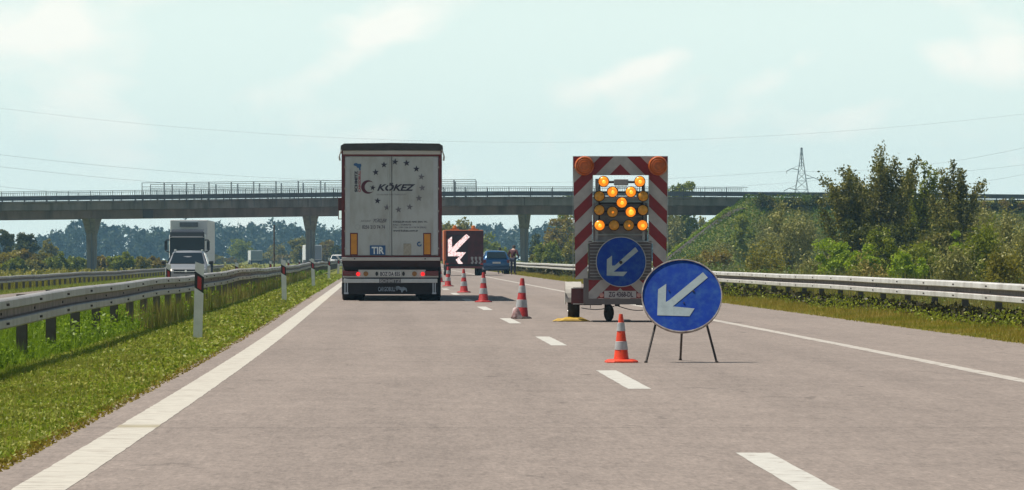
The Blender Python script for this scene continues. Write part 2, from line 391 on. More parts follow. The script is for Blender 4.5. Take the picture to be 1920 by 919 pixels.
def paint(name, sx, sy, thr, col=(.50, .465, .395), joint=None):
    m = bpy.data.materials.new(name); m.use_nodes = True; t = m.node_tree; L = t.links.new; b = t.nodes['Principled BSDF']
    uv = t.nodes.new('ShaderNodeUVMap'); mpn = t.nodes.new('ShaderNodeMapping'); mpn.inputs['Scale'].default_value = (sx, sy, 1)
    n = t.nodes.new('ShaderNodeTexNoise'); n.inputs['Scale'].default_value = 1; n.inputs['Detail'].default_value = 8; n.inputs['Roughness'].default_value = .7
    L(uv.outputs[0], mpn.inputs[0]); L(mpn.outputs[0], n.inputs['Vector'])
    mr = t.nodes.new('ShaderNodeMapRange'); mr.inputs[1].default_value = thr; mr.inputs[2].default_value = thr + .07; mr.inputs[4].default_value = .75
    L(n.outputs['Fac'], mr.inputs[0])
    n2 = t.nodes.new('ShaderNodeTexNoise'); n2.inputs['Scale'].default_value = 9; n2.inputs['Detail'].default_value = 6; L(uv.outputs[0], n2.inputs['Vector'])
    m2 = t.nodes.new('ShaderNodeMapRange'); m2.inputs[1].default_value = .3; m2.inputs[2].default_value = .75; m2.inputs[3].default_value = 1.06; m2.inputs[4].default_value = .86; L(n2.outputs['Fac'], m2.inputs[0])
    mu = t.nodes.new('ShaderNodeMix'); mu.data_type = 'RGBA'; mu.blend_type = 'MULTIPLY'; mu.inputs[0].default_value = 1; mu.inputs[6].default_value = (*col, 1); L(m2.outputs[0], mu.inputs[7])
    if joint:     # dirt and moss that collects where the line crosses the joint in the road
        def M(op, a, c=None):
            q = t.nodes.new('ShaderNodeMath'); q.operation = op
            for i, v in enumerate((a, c)):
                if v is None: continue
                if isinstance(v, (int, float)): q.inputs[i].default_value = v
                else: L(v, q.inputs[i])
            return q.outputs[0]
        sp = t.nodes.new('ShaderNodeSeparateXYZ'); L(uv.outputs[0], sp.inputs[0])
        e = M('DIVIDE', M('SUBTRACT', sp.outputs[1], joint), .26); g = M('EXPONENT', M('MULTIPLY', M('MULTIPLY', e, e), -1.0))
        g = M('MULTIPLY', g, M('ADD', M('MULTIPLY', n.outputs['Fac'], 1.2), .15))
        md = t.nodes.new('ShaderNodeMix'); md.data_type = 'RGBA'; md.inputs[7].default_value = (.26, .21, .10, 1); L(g, md.inputs[0]); L(mu.outputs[2], md.inputs[6]); mu = md
    mm = t.nodes.new('ShaderNodeMix'); mm.data_type = 'RGBA'; mm.inputs[7].default_value = (.25, .20, .16, 1)
    L(mr.outputs[0], mm.inputs[0]); L(mu.outputs[2], mm.inputs[6]); L(mm.outputs[2], b.inputs['Base Color']); b.inputs['Roughness'].default_value = .7
    return m
m_line = paint('line_paint', 3.0, 10, .545, joint=28.9); m_dash = paint('dash_paint', 6, 7, .56, (.50, .48, .43)); m_line2 = paint('line_paint_far', 6, 3, .53, (.46, .42, .37))
struct(strip('edge_line', -3.93, -3.66, -20, 500, .002, m_line, .2, (.004, .004)))
struct(strip('edge_line', 3.55, 3.72, -20, 500, .002, m_line2, 1.5, (.006, .006)))
for k in range(-1, 22):
    y1 = 25.0 + 18 * k
    struct(strip('lane_dash', -.1, .1, y1 - 6, y1, .002, m_dash, .5, (.004, .004)))
for k in range(0, 26):
    y1 = 31.0 + 18 * k
    struct(strip('lane_dash', -12.5, -12.35, y1 - 6, y1, .009, m_dash, 2))
struct(strip('edge_line', -8.65, -8.45, -20, 900, .009, m_line2, 3)); struct(strip('edge_line', -16.3, -16.1, -20, 900, .009, m_line2, 3))

# ------------------------------------------------------------------ haze (air)
def make_haze():
    b = B(); b.box(-1600, 1600, -160, 1790, -1.8, 46)
    m = bpy.data.materials.new('haze_air'); m.use_nodes = True; t = m.node_tree; t.nodes.clear()
    v = t.nodes.new('ShaderNodeVolumePrincipled'); v.inputs['Color'].default_value = (.38, .72, 1.0, 1); v.inputs['Density'].default_value = HAZE
    v.inputs['Anisotropy'].default_value = .1
    o = t.nodes.new('ShaderNodeOutputMaterial'); t.links.new(v.outputs[0], o.inputs['Volume'])
    ob = b.build('haze', m); ob['kind'] = 'stuff'
HAZE = .0002
make_haze()

# ------------------------------------------------------------------ vegetation primitives
def tris(name, V, m, parent=None):
    """V: (N,3,3) triangles or (N,4,3) quads"""
    n, k = V.shape[:2]
    me = bpy.data.meshes.new(name)
    me.vertices.add(n*k); me.vertices.foreach_set('co', V.reshape(-1).astype(np.float32))
    me.loops.add(n*k); me.loops.foreach_set('vertex_index', np.arange(n*k, dtype=np.int32))
    me.polygons.add(n); me.polygons.foreach_set('loop_start', np.arange(0, n*k, k, dtype=np.int32)); me.polygons.foreach_set('loop_total', np.full(n, k, np.int32))
    me.update(calc_edges=True); me.materials.append(m)
    o = bpy.data.objects.new(name, me); COL.objects.link(o)
    if parent: o.parent = parent
    return o
def unit(n):
    v = rng.normal(size=(n, 3)); return v / np.linalg.norm(v, axis=1, keepdims=True)
def leaf_quads(P, size, up=0.0):
    n = len(P); a = unit(n); a[:, 2] += up; a /= np.linalg.norm(a, axis=1, keepdims=True)
    b = np.cross(a, unit(n)); b /= np.linalg.norm(b, axis=1, keepdims=True) + 1e-9
    s = (size * rng.uniform(.6, 1.35, n))[:, None]
    a = a * s; b = b * s * .62
    return np.stack([P - a, P + b*.9, P + a, P - b*.9], 1)   # diamond shaped leaf
def blades(P, h, wd, lean=.35):
    n = len(P); th = rng.uniform(0, 2*np.pi, n); t = np.stack([np.cos(th), np.sin(th), np.zeros(n)], 1) * (np.asarray(wd)/2)[:, None]
    ph = rng.uniform(0, 2*np.pi, n); ln = rng.normal(0, lean, n)
    tip = P + np.stack([np.cos(ph)*ln*h, np.sin(ph)*ln*h, h*np.sqrt(np.clip(1-ln**2*.5, .3, 1))], 1)
    return np.stack([P - t, P + t, tip], 1)

def clump_points(c, r, n, flat=1.0):
    u = unit(n) * (rng.uniform(0, 1, n)**(1/2.2))[:, None] * r
    u[:, 2] *= flat
    return c + u
def tree(name, label, X, Y, h, wd, kind, m, leaf, n, group=None, cat='tree', z0=None, trunk=True, base=0.0, lean=0.0, mt=None):
    z0 = float(ground_z(X, Y)) - .05 if z0 is None else z0
    t = thing(name, label, cat, (X, Y, z0), 0, group)
    tb = B(); P = []
    if kind == 'poplar':                    # ascending shoots, spiky outline
        top = Vector((lean*h, 0, h*.97)); tb.tube((0,0,0), top*.5, h*.014+.02, h*.009+.01, 7); tb.tube(top*.5, top, h*.009+.01, .01, 6)
        shoots = [(Vector((0,0,h*.12)), top, wd*.10)]
        for k in range(int(11 + wd*2.6)):
            f = random.uniform(.06, .72); az = random.uniform(0, 2*math.pi); st = top * f
            tilt = random.uniform(.2, .72) * (1.15 - .4*f)
            ln = min(h*(1-f)*random.uniform(.55, .95), h*.62)
            en = st + Vector((math.cos(az)*math.sin(tilt)*wd/h*2.1, math.sin(az)*math.sin(tilt)*wd/h*2.1, math.cos(tilt)*1.0)) * ln
            tb.tube(st, en, .012+ln*.006, .006, 5); shoots.append((st, en, .16+wd*.045))
        tot = sum((e-s).length for s, e, r in shoots)
        for s, e, r in shoots:
            k = max(8, int(n*(e-s).length/tot)); f = rng.uniform(.12, 1.03, k)
            c = np.array(s)[None]*(1-f[:, None]) + np.array(e)[None]*f[:, None]
            P.append(c + rng.normal(size=(k, 3)) * (r*(1.15-f*.75))[:, None])
        low = int(n*.16); a = rng.uniform(0, 2*np.pi, low); rr = np.sqrt(rng.uniform(0, 1, low))*wd*.36
        P.append(np.stack([np.cos(a)*rr, np.sin(a)*rr, rng.uniform(.03, .38, low)*h], 1))
    else:
        cz = h*(.5+base*.5); rz = h*(1-base)*.5; rx = wd/2
        if trunk:
            tb.tube((0,0,0), (lean*h*.3,0,h*.42), h*.018+.02, h*.012+.01, 7)
        nc_ = {'round': 46, 'shrub': 30, 'willow': 34}[kind]
        cl = []
        for k in range(nc_):
            u = unit(1)[0]; q = random.uniform(.35, .95)
            c = np.array([u[0]*rx*q, u[1]*rx*q, cz + u[2]*rz*q])
            if kind != 'round' and c[2] > cz: c[2] = cz + (c[2]-cz)*random.uniform(.7, 1.1)
            cl.append(c)
            if trunk and k % 3 == 0: tb.tube((lean*h*.2, 0, h*(base*.6+.12)), tuple(c), .012+h*.006, .006, 5)
        for c in cl:
            k = n // nc_
            r = min(rx, rz*1.3) * random.uniform(.22, .45)
            if kind == 'willow':
                v = rng.normal(size=(k, 3)) * r * np.array([.45, .45, .95]); P.append(c + v)
            else: P.append(clump_points(c, r, k, .8))
    P = np.concatenate(P); P[:, 2] = np.clip(P[:, 2], .03, None)
    V = leaf_quads(P, leaf, .6 if kind == 'willow' else .15)
    tris('crown' if cat == 'tree' else 'foliage', V, m, t)
    if tb.v: tb.build('trunk' if cat == 'tree' else 'stems', mt or m_bark, t, recalc=False)
    return t
m_bark = mat('bark', (.10, .075, .055), .9, var=.25, vscale=8)
V_pop = veg('leaves_poplar', [(0.0484,0.0531,0.00844), (0.103,0.108,0.014), (0.166,0.164,0.0247), (0.304,0.265,0.0634)], pscale=1.2, transl=.3)
V_dark = veg('leaves_dark', [(0.0414,0.0506,0.00844), (0.076,0.0886,0.014), (0.138,0.145,0.0247)], pscale=1, transl=.25)
V_lime = veg('leaves_bright', [(0.144,0.215,0.011), (0.252,0.347,0.0165), (0.378,0.479,0.0275)], pscale=1, transl=.4)
V_mid = veg('leaves_mid', [(0.101,0.123,0.0103), (0.185,0.223,0.0171), (0.302,0.323,0.03)], pscale=1, transl=.35)
V_grey = veg('leaves_grey_willow', [(0.122,0.128,0.0311), (0.209,0.208,0.0533), (0.313,0.303,0.0887), (0.418,0.383,0.142)], pscale=1, transl=.3)
V_olive = veg('leaves_olive', [(0.118,0.108,0.012), (0.202,0.185,0.0214), (0.319,0.277,0.0343)], pscale=.8, transl=.35)
V_brown = veg('leaves_autumn', [(0.134,0.0825,0.0122), (0.21,0.138,0.0192), (0.256,0.213,0.0268), (0.316,0.234,0.0344)], pscale=.8, transl=.35)
V_yell = veg('leaves_yellow', [(0.168,0.154,0.0122), (0.288,0.231,0.0184), (0.36,0.297,0.0306)], pscale=.8, transl=.4)
V_dry = veg('dry_stalks', [(0.13,0.106,0.0221), (0.23,0.191,0.0441), (0.36,0.29,0.0808), (0.518,0.409,0.131)], patch=(0.187,0.211,0.0221), pscale=.35, transl=.3)
V_verge = veg('verge_grass', [(0.152,0.145,0.0159), (0.263,0.222,0.0238), (0.374,0.289,0.0398), (0.499,0.345,0.0954)], patch=(0.263,0.256,0.0238), pscale=.5, transl=.35)
V_mown = veg('mown_grass', [(0.0976,0.153,0.00816), (0.177,0.254,0.0136), (0.268,0.33,0.0238), (0.5,0.496,0.136)], patch=(0.244,0.254,0.034), pscale=.9, transl=.4)
V_weed = veg('weed_leaves', [(0.0575,0.115,0.0068), (0.115,0.196,0.00952), (0.184,0.287,0.015), (0.265,0.368,0.034)], pscale=.8, transl=.45)
V_slope = veg('slope_cover', [(0.0561,0.088,0.0074), (0.0959,0.153,0.0111), (0.161,0.244,0.0204)], patch=(0.161,0.156,0.0204), pscale=.16, transl=.3)
V_forest = veg('forest_leaves', [(.032,.05,.030), (.052,.078,.044), (.08,.11,.06)], pscale=.03, transl=.2)  # leaves tinted bluish, part of the distance haze is in their colour

# grass on the near verges -------------------------------------------------------
def scatter(n, s0, s1, y0, y1, power=2.0):
    """points denser near the camera"""
    u = rng.uniform(0, 1, n)
    y = y0 * (y1/y0)**u if power == 1 else 1/(1/y0 + u*(1/y1 - 1/y0))
    s = rng.uniform(s0, s1, n); X = C(y) + s
    return np.stack([X, y, ground_z(X, y) - .01], 1), s
nz2 = lambda x, y, f: np.sin(x*f*1.3+y*f*.7)*np.sin(y*f*.9-x*f*.4+1.3)*.5+.5
P, s = scatter(210000, -6.3, -4.19, 17, 260)
dens = nz2(P[:, 0], P[:, 1], 1.4)
edge = np.clip((-4.12 - s) / .35, .15, 1)
keep = rng.uniform(0, 1, len(P)) < edge * (.6 + .4*dens)
P, s, dens = P[keep], s[keep], dens[keep]
h = (rng.uniform(.025, .06, len(P)) + .035*dens) * np.clip(.6 + (-4.2 - s)*.45, .6, 1.5) ; wd = .005 * np.clip(P[:, 1]/26, 1, 7)
stuff(tris('verge_grass', blades(P, h, wd, .55), V_mown), 'short mown grass strip between the road edge and the median guardrail', 'grass')
k_ = rng.uniform(0, 1, len(P)) < .42; q = P[k_] + np.stack([np.zeros(k_.sum()), np.zeros(k_.sum()), rng.uniform(.01, .06, k_.sum())], 1); V = leaf_quads(q, .014, .3); V = q[:, None]+(V-q[:, None])*np.clip(q[:, 1]/32, 1, 6)[:, None, None]
stuff(tris('clover', V, V_mown), 'small clover leaves scattered through the mown median grass', 'clover')
P, s = scatter(80000, -7.95, -5.95, 20, 330); d2 = nz2(P[:, 0], P[:, 1], 2.1)
h = rng.uniform(.10, .30, len(P)) * (.6 + .7*d2) * np.interp(s, [-7.9, -7.2, -6.6, -6.1], [1.5, 2.1, 1.7, 1.0]); wd = .008*np.clip(P[:, 1]/30, 1, 6)
stuff(tris('tall_grass', blades(P, h, wd, .4), V_weed), 'long bright grass growing under the median guardrail', 'grass')
# leafy weeds round the median rail
P, s = scatter(9000, -7.8, -6.0, 22, 300); ok = nz2(P[:, 0], P[:, 1], 1.1) > .28; P = P[ok]
q = []
for k in range(13):
    f = rng.uniform(.05, 1, len(P)); hh = (.12 + .22*nz2(P[:, 0], P[:, 1], .8)) * rng.uniform(.7, 1.2, len(P))
    hh = hh * np.clip(1.25 - np.abs(P[:, 0]-C(P[:, 1])+6.2)*.45, .5, 1.3)
    q.append(P + np.stack([rng.normal(0, .07, len(P)), rng.normal(0, .07, len(P)), f*hh], 1))
q = np.concatenate(q); q = q[rng.uniform(0, 1, len(q)) < .95]
V = leaf_quads(q, .022, .2); sc_ = np.clip(q[:, 1]/45, 1, 5)[:, None, None]; V = q[:, None]+(V-q[:, None])*sc_
stuff(tris('weeds', V, V_weed), 'leafy bright green weeds along the foot of the median guardrail', 'weeds')
# dry tall stalks beside the median rail further on
P, s = scatter(3600, -6.3, -5.75, 66, 240); h = rng.uniform(.2, .55, len(P)); wd = .012*np.clip(P[:, 1]/60, 1, 4)
stuff(tris('dry_stalks', blades(P, h, wd, .12), V_dry), 'dry seeding stalks standing in front of the median guardrail', 'weeds')

P, s = scatter(2600, -5.75, -4.32, 19, 150); h = rng.uniform(.07, .20, len(P)); wd = .004*np.clip(P[:, 1]/26, 1, 5)
stuff(tris('dry_stems', blades(P, h, wd, .3), V_dry), 'thin dry stems standing out of the mown median grass', 'grass')
P, s = scatter(5000, -4.30, -4.14, 18, 120); P[:, 2] += .012
stuff(tris('edge_debris', leaf_quads(P, .016, .1), V_brown), 'dead leaves and grit along the ragged edge of the asphalt', 'leaf litter')
# right verge
P, s = scatter(120000, 5.98, 7.7, 44, 330); edge = np.clip((s - 5.9)/.5, .2, 1); d2 = nz2(P[:, 0], P[:, 1], 1.1)
keep = rng.uniform(0, 1, len(P)) < edge*(.5+.5*d2); P, s, d2 = P[keep], s[keep], d2[keep]
h = rng.uniform(.05, .14, len(P))*(.5+d2)*np.clip((s-5.9)*.9, .5, 1.7); wd = .009*np.clip(P[:, 1]/55, 1, 5)
stuff(tris('verge_grass', blades(P, h, wd, .5), V_verge), 'yellowing rough grass strip between the hard shoulder and the right guardrail', 'grass')
P, s = scatter(700, 7.1, 7.7, 50, 230); q = []
for k in range(9): q.append(P + np.stack([rng.normal(0, .12, len(P)), rng.normal(0, .12, len(P)), rng.uniform(.02, .34, len(P))*(.4+.9*nz2(P[:, 0], P[:, 1], .9))], 1))
q = np.concatenate(q); stuff(tris('weeds', leaf_quads(q, .03, .2), V_mid), 'low green weeds in front of and under the right guardrail', 'weeds')
V_under_shade = veg('shade_undergrowth', [(.018,.014,.007), (.035,.03,.011), (.06,.055,.02), (.10,.09,.04)], pscale=.7, transl=.15)  # near-black tones put the shade under the rail into the leaf colour
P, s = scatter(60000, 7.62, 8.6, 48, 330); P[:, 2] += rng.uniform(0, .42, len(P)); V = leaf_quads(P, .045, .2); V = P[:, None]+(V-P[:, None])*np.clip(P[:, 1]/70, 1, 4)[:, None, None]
stuff(tris('shade_undergrowth', V, V_under_shade), 'weeds with deep shade put into their colour beneath and just behind the right guardrail', 'shade_undergrowth')
# tall weeds behind the right rail
P, s = scatter(105000, 7.95, 34, 58, 400, 1); s_n = nz2(P[:, 0], P[:, 1], .45); s_n2 = nz2(P[:, 0]+40, P[:, 1], .12)
h = rng.uniform(.4, 1.25, len(P))*(.45+.65*s_n)*(.6+.7*s_n2); h = np.where(s < 9.0, h*.95+.1, h); wd = .016*np.clip(P[:, 1]/70, 1, 4.5)
stuff(tris('tall_weeds', blades(P, h, wd, .16), V_dry), 'tall dry grass and weeds behind the right guardrail', 'weeds')
P, s = scatter(7000, 8.4, 36, 60, 400, 1); q = []
for k in range(11):
    hh = .35+1.0*nz2(P[:, 0], P[:, 1], .3); q.append(P + np.stack([rng.normal(0, .2, len(P)), rng.normal(0, .2, len(P)), rng.uniform(.03, 1, len(P))*hh], 1))
q = np.concatenate(q); V = leaf_quads(q, .045, .3); V = q[:, None]+(V-q[:, None])*np.clip(q[:, 1]/110, .8, 3)[:, None, None]
stuff(tris('leafy_weeds', V, veg('leafy_weeds', [(.06,.075,.016), (.11,.13,.03), (.18,.20,.05), (.28,.28,.14)], patch=(.12,.19,.02), pscale=.22, transl=.35)), 'leafy green and grey weeds mixed through the dry grass behind the right guardrail', 'weeds')
# embankment cover
n = 170000; X = rng.uniform(14, 78, n); Y = rng.uniform(404, 427, n); Zg = ground_z(X, Y); ok = (Zg > -.1); P = np.stack([X, Y, Zg], 1)[ok]
P[:, 2] += rng.uniform(0, .5, len(P))*(.25+nz2(P[:, 0], P[:, 1], .5)); stuff(tris('slope_cover', leaf_quads(P, .095, .5), V_slope), 'low mixed ground cover on the embankment slope', 'ground cover')
n = 26000; X = rng.uniform(-140, 13, n); Y = rng.uniform(330, 640, n); s = X - C(Y); ok = (s < -19.8) | (s > 8.5); P = np.stack([X, Y, ground_z(X, Y)], 1)[ok]
P[:, 2] += rng.uniform(0, .5, len(P)); stuff(tris('meadow', leaf_quads(P, .2, .5), V_olive), 'rough olive meadow grass beyond the motorway under the bridge', 'grass')
P, s = scatter(42000, -19.3, -18.2, 120, 420, 1); h = rng.uniform(.08, .22, len(P)); stuff(tris('far_verge_grass', blades(P, h, .02*P[:, 1]/200, .4), V_mown), 'bright grass strip in front of the far guardrail', 'grass')
P, s = scatter(30000, -26, -19.4, 150, 430, 1); h = rng.uniform(.15, .5, len(P)); stuff(tris('far_meadow_grass', blades(P, h, .03*P[:, 1]/200, .3), V_olive), 'long olive grass behind the far guardrail', 'grass')

# forest -----------------------------------------------------------------------
Vs = []
for row, (D0, hh0) in enumerate(((1420, 12.0), (1500, 14.2), (1590, 15.8))):
    px = -1500 + row*17
    while px < 3400:
        h0 = hh0
        if px < 150: h0 = hh0 * np.interp(px, [-300, 60, 110, 150], [.5, .5, .74, 1.0])
        hh = h0*random.uniform(.74, 1.15); wd_ = random.uniform(6.5, 11.5); D = D0 + random.uniform(-30, 30); X0 = PX(px, D)
        k = 520 if -100 < px < 1300 else 90
        cl = unit(14)*np.array([wd_*.42, wd_*.42, hh*.36]); cl[:, 2] += hh*.46
        idx = rng.integers(0, 14, k); p = cl[idx] + unit(k)*(rng.uniform(.3, 1, k)*wd_*.23)[:, None]; p[:, 2] = np.clip(p[:, 2], .2, None)
        p += np.array([X0, D, -.7]); Vs.append(leaf_quads(p, .75 if k > 100 else 1.5, .1))
        px += wd_*.62/D*F
stuff(tris('forest', np.concatenate(Vs), V_forest), 'distant blue hazy broadleaf forest along the horizon', 'forest')

# trees and shrubs: (px, D, top y, width px, kind, material, leaf, n, label, cat, group)
G1 = 'poplars in front of the embankment'; G2 = 'shrubs on the right verge'; G3 = 'bushes beyond the far carriageway'; G4 = 'trees beyond the bridge'
def put(px, D, top, wpx, kind, m, leaf, n, label, cat='tree', group=None, name=None, **k):
    X = PX(px, D); g = float(ground_z(X, D)); h = PZ(top, D) - g
    nm = name or ('tree' if cat == 'tree' else 'shrub')
    return tree(nm, label, X, D, h, wpx*D/F, kind, m, leaf, n, group, cat, **k)
put(1652, 232, 272, 165, 'poplar', V_pop, .085, 15000, 'tallest dark poplar right of the pylon', group=G1, name='poplar_tree')
put(1592, 226, 322, 88, 'poplar', V_pop, .08, 7000, 'shorter dark poplar at the left edge of the clump', group=G1, name='poplar_tree')
put(1692, 245, 318, 80, 'poplar', V_pop, .08, 6000, 'dense poplar tucked behind the tallest one on its right', group=G1, name='poplar_tree')
put(1733, 236, 303, 72, 'poplar', V_mid, .08, 6000, 'slim lighter poplar in the middle of the clump', group=G1, name='poplar_tree')
put(1787, 230, 300, 98, 'poplar', V_pop, .08, 8000, 'spreading poplar at the right end of the clump', group=G1, name='poplar_tree')
put(1622, 220, 392, 120, 'shrub', V_dark, .08, 7000, 'dark thicket under the tallest poplar', 'shrub', G2)
put(1705, 222, 400, 130, 'shrub', V_dark, .08, 7000, 'dark thicket between the slim poplar and the tallest one', 'shrub', G2)
put(1775, 218, 396, 110, 'shrub', V_pop, .08, 6000, 'dark thicket under the right poplar', 'shrub', G2)
for a in [(1574, 205, 428, 84, 'shrub', V_lime, .07, 5200, 'bright lime green bush at the foot of the left poplar'),
          (1612, 190, 446, 70, 'shrub', V_lime, .07, 3600, 'small bright bush just right of the lime green one'),
          (1664, 195, 425, 92, 'shrub', V_mid, .07, 5200, 'fresh green bush below the tallest poplar'),
          (1742, 190, 441, 92, 'shrub', V_mid, .07, 5200, 'rounded green bush with a dark hollow beneath it'),
          (1700, 178, 468, 74, 'shrub', V_lime, .06, 3000, 'low bright bush in front of the rounded green one'),
          (1798, 188, 430, 60, 'shrub', V_lime, .06, 3200, 'narrow bright green bush under the right poplar'),
          (1832, 236, 366, 92, 'willow', V_grey, .075, 6000, 'tall grey green willow right of the poplars'),
          (1893, 205, 388, 104, 'willow', V_grey, .07, 7000, 'wide grey green willow near the right edge of the picture'),
          (1840, 172, 425, 92, 'willow', V_mid, .065, 6000, 'green willow in front of the tall grey one'),
          (1915, 160, 425, 92, 'willow', V_grey, .06, 6000, 'grey willow cut by the right edge of the picture'),
          (1790, 160, 468, 90, 'willow', V_grey, .055, 4000, 'low silvery willow behind the guardrail'),
          (1870, 142, 470, 110, 'willow', V_olive, .055, 4600, 'low olive willow behind the guardrail near the right edge'),
          (1480, 300, 388, 92, 'willow', V_grey, .10, 6500, 'large grey willow standing alone on the slope'),
          (1340, 335, 462, 84, 'shrub', V_brown, .10, 3000, 'brownish low bush above the guardrail by the round sign'),
          (1440, 240, 470, 90, 'willow', V_olive, .08, 3400, 'pale olive shrub behind the guardrail below the lone willow'),
          (1530, 215, 480, 76, 'willow', V_grey, .07, 3000, 'silvery shrub behind the guardrail below the lime bush'),
          (1620, 170, 490, 90, 'willow', V_dry, .06, 3000, 'dry straw coloured shrub behind the guardrail under the poplars'),
          (1300, 300, 480, 56, 'willow', V_olive, .09, 2200, 'small olive shrub just right of the warning trailer')]:
    put(*a, cat='shrub', group=G2)
# shrub row at the crown of the embankment
GR = 'shrubs along the crown of the embankment'
for i, px in enumerate(range(1430, 1575, 17)):
    X = PX(px, 424); Yc = deck_y(X) - 7.2; g = float(ground_z(X, Yc))
    tree('shrub', 'dark low shrub in the row along the crown of the embankment', X, Yc, random.uniform(1.0, 1.5), random.uniform(1.3, 1.8), 'shrub', (V_dark, V_pop, V_slope)[i % 3], .10, 700, GR, 'shrub')
for i, px in enumerate(range(1830, 1960, 19)):
    X = PX(px, 424); Yc = deck_y(X) - 7.2
    tree('shrub', 'dark low shrub on the embankment crown at the right edge of the picture', X, Yc, random.uniform(.9, 1.4), random.uniform(1.3, 1.8), 'shrub', (V_dark, V_brown)[i % 2], .10, 600, 'shrubs at the right end of the embankment crown', 'shrub')
for a in [(1395, 413, 386, 52, 'shrub', V_mid, .13, 2600, 'green mound of leaves at the right bridge abutment')]:
    put(*a, cat='shrub', group='bushes on the bridge embankment', trunk=False)
# beyond the bridge, right
for a in [(1278, 520, 329, 86, 'round', V_mid, .2, 6500, 'round tree top rising above the bridge right of the warning trailer'),
          (1246, 540, 340, 60, 'round', V_mid, .2, 3000, 'smaller tree top above the bridge touching the striped board'),
          (1064, 560, 344, 56, 'round', V_mid, .2, 2600, 'small tree top above the bridge left of the striped board'),
          (866, 640, 402, 96, 'round', V_olive, .24, 5000, 'big olive tree behind the orange works truck'),
          (912, 600, 434, 58, 'round', V_mid, .22, 2400, 'rounded tree right of the big olive one'),
          (946, 560, 462, 46, 'round', V_mid, .2, 1800, 'low tree behind the two workers'),
          (1052, 540, 404, 74, 'round', V_brown, .2, 4200, 'brown leaved tree left of the striped board under the bridge'),
          (1012, 590, 430, 40, 'round', V_dark, .2, 1800, 'dark narrow tree right of the bridge pillar'),
          (1262, 500, 402, 66, 'willow', V_grey, .19, 3400, 'grey willow under the bridge right of the striped board'),
          (1318, 510, 412, 50, 'willow', V_grey, .19, 2600, 'smaller grey willow under the bridge next to the abutment')]:
    put(*a, group=G4)
for a in [(1032, 455, 450, 62, 'shrub', V_mid, .17, 2800, 'green bush between the bridge pillar and the striped board'),
          (1075, 450, 444, 60, 'shrub', V_olive, .17, 2600, 'olive bush half hidden by the striped board'),
          (1004, 460, 470, 44, 'shrub', V_olive, .17, 1500, 'low olive bush at the foot of the right bridge pillar'),
          (1262, 440, 452, 56, 'shrub', V_mid, .17, 2200, 'green bush right of the striped board beside the hedge'),
          (1115, 455, 452, 60, 'shrub', V_mid, .17, 1800, 'green bush behind the lamps of the warning trailer')]:
    put(*a, cat='shrub', group='bushes around the bridge foot')
# left side
for a in [(8, 560, 424, 44, 'round', V_dark, .17, 3400, 'dark tree at the left edge of the picture under the bridge'),
          (50, 555, 419, 46, 'round', V_dark, .17, 3800, 'dark tall tree second from the left edge under the bridge'),
          (92, 600, 446, 32, 'round', V_olive, .2, 1800, 'small rounded olive tree right of the two dark ones'),
          (452, 930, 444, 46, 'round', V_mid, .27, 1800, 'round green tree right of the oncoming lorry'),
          (562, 800, 438, 44, 'round', V_olive, .27, 1800, 'olive tree behind the middle bridge pillar'),
          (612, 760, 445, 46, 'round', V_brown, .27, 1800, 'brownish tree left of the big lorry'),
          (520, 950, 458, 44, 'round', V_olive, .27, 1500, 'low olive tree right of the thin pole'),
          (632, 730, 455, 28, 'round', V_dark, .26, 900, 'dark tree touching the left side of the big lorry')]:
    put(*a, group=G4)
LB = [(14, 470, V_yell, 'yellow green bush at the left edge behind the far guardrail'), (48, 466, V_brown, 'brown bush right of the yellow one'), (82, 470, V_olive, 'olive bush third from the left edge'),
      (112, 476, V_mid, 'green bush left of the left bridge pillar'), (146, 480, V_mid, 'low green bush touching the left bridge pillar'), (196, 478, V_brown, 'brownish bush right of the left bridge pillar'),
      (228, 473, V_mid, 'tall green bush in the middle of the row right of the left pillar'), (258, 476, V_olive, 'olive bush near the right end of the row'), (288, 482, V_brown, 'brown bush left of the oncoming lorry'),
      (30, 484, V_mid, 'low green bush in front of the brown and yellow ones'), (64, 486, V_olive, 'low olive bush between the brown and the olive bush')]
for i, (px, top, m_, lab) in enumerate(LB):
    put(px, 455 + (i % 3)*8 - (14 if i > 8 else 0), top, 52, 'shrub', m_, .16, 2300, lab, cat='shrub', group=G3)
for px, top, m_, lab in [(410, 478, V_olive, 'olive bush just right of the oncoming lorry'), (500, 474, V_olive, 'olive bush left of the thin pole'), (536, 472, V_brown, 'brown bush right of the thin pole'),
                         (606, 482, V_olive, 'low olive bush right of the middle bridge pillar'), (432, 484, V_brown, 'brown low bush under the round green tree'), (556, 480, V_mid, 'green low bush left of the middle bridge pillar')]:
    put(px, 940, top, 60, 'shrub', m_, .3, 1500, lab, cat='shrub', group='bushes far beyond the bridge')

# ================================================================== man-made things
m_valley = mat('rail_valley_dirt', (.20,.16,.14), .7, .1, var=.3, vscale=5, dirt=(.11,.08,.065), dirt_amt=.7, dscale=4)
m_zinc = mat('galvanised_steel', (.62, .60, .57), .5, .15, var=.12, vscale=2.5, dirt=(.30, .26, .22), dirt_amt=.5, dscale=1.6)
m_zincd = mat('galvanised_dull', (.34, .335, .325), .55, .2, var=.15, vscale=3, dirt=(.20, .16, .13), dirt_amt=.6, dscale=2)
m_post = mat('post_steel', (.12, .105, .095), .7, .2, var=.2, vscale=5, dirt=(.12, .07, .04), dirt_amt=.6)
m_bolt = mat('bolt', (.06, .05, .045), .6, .3)
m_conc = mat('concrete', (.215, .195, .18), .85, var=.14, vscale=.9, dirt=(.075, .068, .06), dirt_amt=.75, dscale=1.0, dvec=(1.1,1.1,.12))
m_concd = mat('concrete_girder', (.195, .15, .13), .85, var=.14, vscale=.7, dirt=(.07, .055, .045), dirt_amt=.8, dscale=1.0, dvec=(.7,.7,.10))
m_black = mat('black_plastic', (.018, .018, .018), .55, var=.2)
